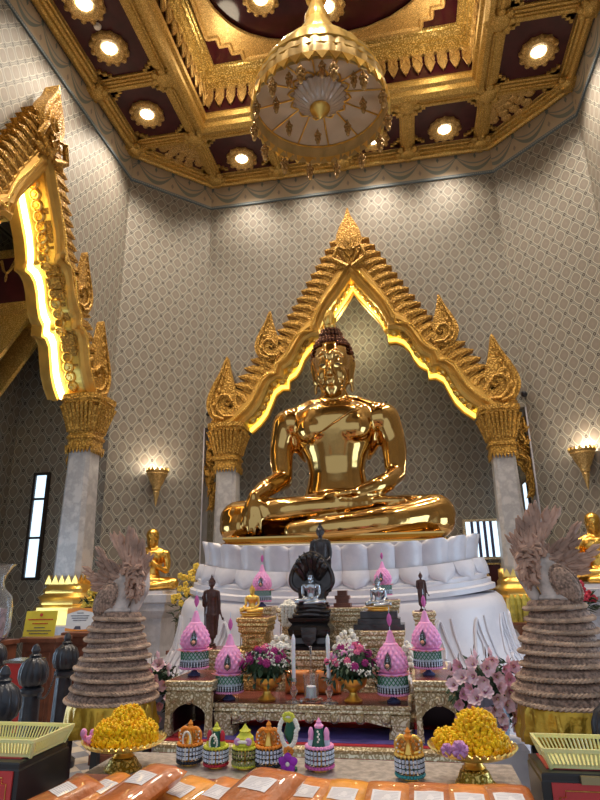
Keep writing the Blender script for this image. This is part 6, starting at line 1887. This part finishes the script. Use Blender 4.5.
# glass vase on a dark stand
pv = aY(7, 640, 6.0); 
o_z = pv.z
t = empty('glass_vase', (pv.x-.20, 5.95, o_z), 0, 1.12, 'large clear glass vase with printed paper inside at the far left edge', 'vase')
hv = aY(7, 563, 5.3).z-o_z; hv = .70
MB().lathe([(.14, 0), (.17, .02), (.19, .10), (.19, .30), (.17, .40), (.10, .47), (.085, .52), (.09, .58), (.14, .67), (.17, .70), (.16, .70), (.13, .665), (.08, .58), (.075, .52), (.09, .46), (.16, .39), (.18, .30), (.18, .10), (.15, .03), (0, .02)], 36, fr=lambda r, z, a: (r*(1+(.06*cos(8*a) if z > .66 else 0)), z)).build('glass', M['glass'], t)
MB().lathe([(.13, .02), (.14, .10), (.14, .28), (.0, .30)], 16).build('paper_slips', M['slips'] if 'slips' in M else plain('folded_paper', (.45, .30, .36), .6, 0, .5, 14), t)
MB().box(-.0, .09, -.012, .0, .10, .24, T(.08, -.17, 0) @ RZ(.5)).build('label', M['paper'], t, smooth=False)
a = t.location
tt = empty('vase_stand', (a.x, a.y, 0), 0, 1, 'dark wooden stand carrying the large glass vase', 'stand')
MB().rect([(0, 0), (0, o_z-.05), (.02, o_z-.045), (.02, o_z-.002)], .22, .2).build('body', M['wood'], tt, smooth=False)
# red acrylic box behind the posts
a, b = aY(8, 722, 4.75), aY(21, 664, 4.75)
t = empty('red_box', (a.x+.0, 4.9, 0), 0, 1, 'red collection box with clear top between the left posts', 'box')
MB().box(-.12, .09, -.1, .1, .42, b.z).build('red_panel', M['red_sheet'], t, smooth=False)
MB().box(-.14, .11, -.12, .12, b.z, b.z+.02).build('lid', M['silver'], t, smooth=False)
MB().box(-.10, .07, -.08, .08, 0, .42).build('leg_block', M['black_lac'], t, smooth=False)
# ------------------------------------------------------------------ kneeling disciples on marble pedestals
def pedestal(label, x, y, zt, hx):
    t = empty('marble_pedestal', (x, y, 0), 0, 1, label, 'pedestal')
    MB().rect([(.10, 0), (.10, .22), (.04, .28), (.04, .40), (-.04, .48), (-.06, .62), (-.06, zt-.42), (-.02, zt-.36), (.02, zt-.30), (.02, zt-.20), (.06, zt-.17), (.06, zt-.06), (.04, zt-.05)], hx, hx*.85).build('body', M['marble_side'], t, smooth=False)
    MB().rect([(-.06, zt-.05), (-.06, zt)], hx, hx*.85).build('top_slab', M['marble_white'], t, smooth=False)
M['gold_leaf'] = plain('gold_leaf', (.80, .47, .10), .24, .95, .15, 8, bs=.15, bsc=14)
pray = None
for i, (x, y, lab) in enumerate(((-4.33, 9.55, 'left'), (2.70, 9.42, 'right'))):
    zt = 1.46
    pedestal('grey marble pedestal under the %s golden praying disciple' % lab, x, y, zt, .42)
    t = empty('disciple_statue', (x, y+.02, zt+.002), (.15, -.2)[i], .355, 'golden praying disciple statue at the %s on a marble pedestal' % lab, 'statue')
    if not pray: pray = xf(seated('pray', .035, 5, True), SC(1, 1, 1))
    MB().add(pray.v, pray.f).build('body', M['gold_leaf'], t, ang=80)
    mb = MB(); mb.ball((0, .05, 2.55), (.31, .345, .33), 20, HM, 14); mb.build('cropped_hair', M['gold_leaf'], t)
# ------------------------------------------------------------------ wall sconces
def sconce(label, p, rz):
    t = empty('wall_sconce', p, rz, 1, label, 'lamp')
    mb = MB(); prof = [(0, -.66), (.02, -.60), (.035, -.50), (.06, -.40), (.05, -.38), (.08, -.34), (.075, -.30), (.12, -.22), (.17, -.10), (.20, -.06), (.19, -.03), (.215, .0), (.20, .0), (.15, -.1), (0, -.12)]
    mb.lathe(prof, 32, fr=lambda r, z, a: (r*(1+.03*cos(8*a)), z)); mb.build('gilt_bowl', M['gild_fine'], t)
    mb = MB()
    for k in range(16):
        a = 2*pi*k/16; mb.prism([(-.035, 0), (.035, 0), (.02, .035), (0, .06), (-.02, .035)], -.01, .01, RZ(a) @ T(0, -.205, -.005))
    mb.build('crown_rim', M['gold_bright'], t)
    MB().ball((0, 0, -.04), (.10, .10, .05), 14).build('bulb', M['lamp'], t)
    L = bpy.data.lights.new('sconce_light', 'POINT'); L.energy = 14; L.color = (1, .88, .68); L.shadow_soft_size = .06
    lo = link(bpy.data.objects.new('sconce_light', L)); lo.location = (p[0], p[1], p[2]+.10)
nl = Vector((1, -1, 0)).normalized()*.22
sconce('gilded cone wall lamp on the left slanted wall above the disciple', Vector((-4.75, 10.34, 3.60))+nl, pi/4)
nr = Vector((-1, -1, 0)).normalized()*.22
sconce('gilded cone wall lamp on the right slanted wall at the picture edge', Vector((3.10, 10.36, 3.58))+nr, -pi/4)
# ------------------------------------------------------------------ flowers and small things further back
M['yellow_fl'] = plain('yellow_orchids', (.75, .50, .06), .5, 0, .25, 20)
def spray(label, loc, w, h, seed, mat='yellow_fl', vase_h=.35, n=34):
    rnd = random.Random(seed); t = empty('flower_spray', loc, 0, 1, label, 'bouquet')
    MB().lathe([(.08, 0), (.05, .04), (.09, vase_h*.6), (.06, vase_h*.9), (.08, vase_h), (0, vase_h*.95)], 16).build('vase', M['bronze'], t)
    mb = MB()
    for i in range(110):
        a = rnd.uniform(0, 6.28); q = sqrt(rnd.random())*w*.5; m = T(cos(a)*q, sin(a)*q*.5, vase_h+h*.45*rnd.random()+.02) @ RZ(a) @ RY(rnd.uniform(-1, .6))
        mb.add([(0, 0, 0), (.05, -.018, .01), (.12, 0, 0), (.05, .018, .01), (.05, 0, -.005)], [(0, 1, 4), (1, 2, 4), (2, 3, 4), (3, 0, 4), (0, 3, 1), (1, 3, 2)], m)
    mb.build('leaves', M['green_dk'], t)
    for i in range(n):
        a = i*2.4; q = sqrt((i+.5)/n)*w*.5; z = vase_h+h*(.95-.55*(q/(w*.5))**2)*rnd.uniform(.6, 1)
        mb = MB()
        for k in range(5): mb.ball((cos(a)*q+.028*cos(k*1.26), sin(a)*q*.5-.04, z+.028*sin(k*1.26)), (.024, .012, .024), 6)
        mb.build('flower', M[mat], t)
p = aY(101, 628, 7.4); spray('yellow flower arrangement behind the left serpent figure', (p.x, 7.4, .80), .50, .55, 2)
t = empty('flower_table', (p.x, 7.4, 0), 0, 1, 'dark table under the yellow flowers behind the left serpent', 'table'); MB().rect([(0, 0), (0, .74), (.02, .75), (.02, .798)], .26, .2).build('body', M['wood'], t, smooth=False)
p = aY(190, 625, 9.0); spray('yellow flower arrangement left of the white throne', (p.x, 9.0, .62), .60, 1.0, 6)
t = empty('flower_table', (p.x, 9.0, 0), 0, 1, 'dark table under the yellow flowers left of the throne', 'table'); MB().rect([(0, 0), (0, .56), (.02, .57), (.02, .618)], .26, .2).build('body', M['wood'], t, smooth=False)
p = aY(583, 625, 8.0); spray('red flower arrangement behind the right serpent figure', (p.x, 8.0, .80), .34, .36, 9, 'ruby2', .35, 16)
t = empty('flower_table', (p.x, 8.0, 0), 0, 1, 'dark table under the red flowers at the right', 'table'); MB().rect([(0, 0), (0, .74), (.02, .75), (.02, .798)], .26, .2).build('body', M['wood'], t, smooth=False)
# wooden stand with bundles of yellow green offerings, right of the throne
a, b = aY(510, 622, 9.2), aY(538, 622, 9.2)
t = empty('wooden_stand', ((a.x+b.x)/2, 9.2, 0), 0, 1, 'round wooden stand right of the throne holding yellow leaf rolls', 'stand')
MB().lathe([(.20, 0), (.12, .06), (.07, .2), (.06, a.z-.2), (.12, a.z-.10), (.24, a.z-.03), (.24, a.z)], 28).build('body', M['wood'], t)
for k in range(4):
    x = (a.x+b.x)/2-.13+k*.085
    mb = MB().lathe([(.04, 0), (.044, .1), (.042, .30), (.02, .36), (0, .37)], 14, fr=lambda r, z, aa: (r*(1+.1*cos(5*aa+z*20)), z))
    o = mb.build('leaf_roll', M['leafgold'] if 'leafgold' in M else plain('yellow_leaf', (.55, .48, .10), .45, .2, .3, 14), None); o.location = (x, 9.2-.05+.03*(k % 2), a.z+.002)
    tag(o, 'upright yellow green leaf roll on the round wooden stand', 'offering', 'leaf rolls on the round wooden stand')
# camera dome and wires high beside the right capital
p = aY(524, 394, YB-.03); o = MB().ball((0, 0, 0), (.06, .05, .06), 12).build('camera_dome', M['black'], None); o.location = p; tag(o, 'small dark camera dome on the wall above the right jamb', 'camera')
p = aY(208, 414, YB-.03); o = MB().ball((0, 0, 0), (.045, .04, .045), 12).build('camera_dome', M['black'], None); o.location = p; tag(o, 'small dark camera dome on the wall above the left jamb', 'camera')
# ------------------------------------------------------------------ light
W = bpy.data.worlds.new('World'); S.world = W; W.use_nodes = True
bg = W.node_tree.nodes['Background']; bg.inputs[0].default_value = (.74, .86, 1, 1); bg.inputs[1].default_value = .8
def area(name, loc, rot, sx, sy, e, col):
    L = bpy.data.lights.new(name, 'AREA'); L.shape = 'RECTANGLE'; L.size = sx; L.size_y = sy; L.energy = e; L.color = col
    o = link(bpy.data.objects.new(name, L)); o.location = loc; o.rotation_euler = rot; return o
# daylight through the open doors behind the viewer
#area('doorway_daylight', (-.8, -1.6, 3.4), (radians(82), 0, 0), 6, 5, 150, (.72, .84, 1))

def point(name, loc, e, col, r=.1):
    L = bpy.data.lights.new(name, 'POINT'); L.energy = e; L.color = col; L.shadow_soft_size = r
    o = link(bpy.data.objects.new(name, L)); o.location = loc; return o
for i, p in enumerate([(-2.9, 8.5, 11.2), (1.2, 8.5, 11.2), (-2.9, 5.2, 11.2), (1.2, 5.2, 11.2)]): point('well_fill_light', p, 28, (1, .85, .6), .25)  # added bare point lights that brighten the raised ceiling well

point('niche_fill_light', (-.82, 11.75, 7.0), 45, (1, .86, .5), .2)  # added point light boosting the arch strip's glow inside the niche
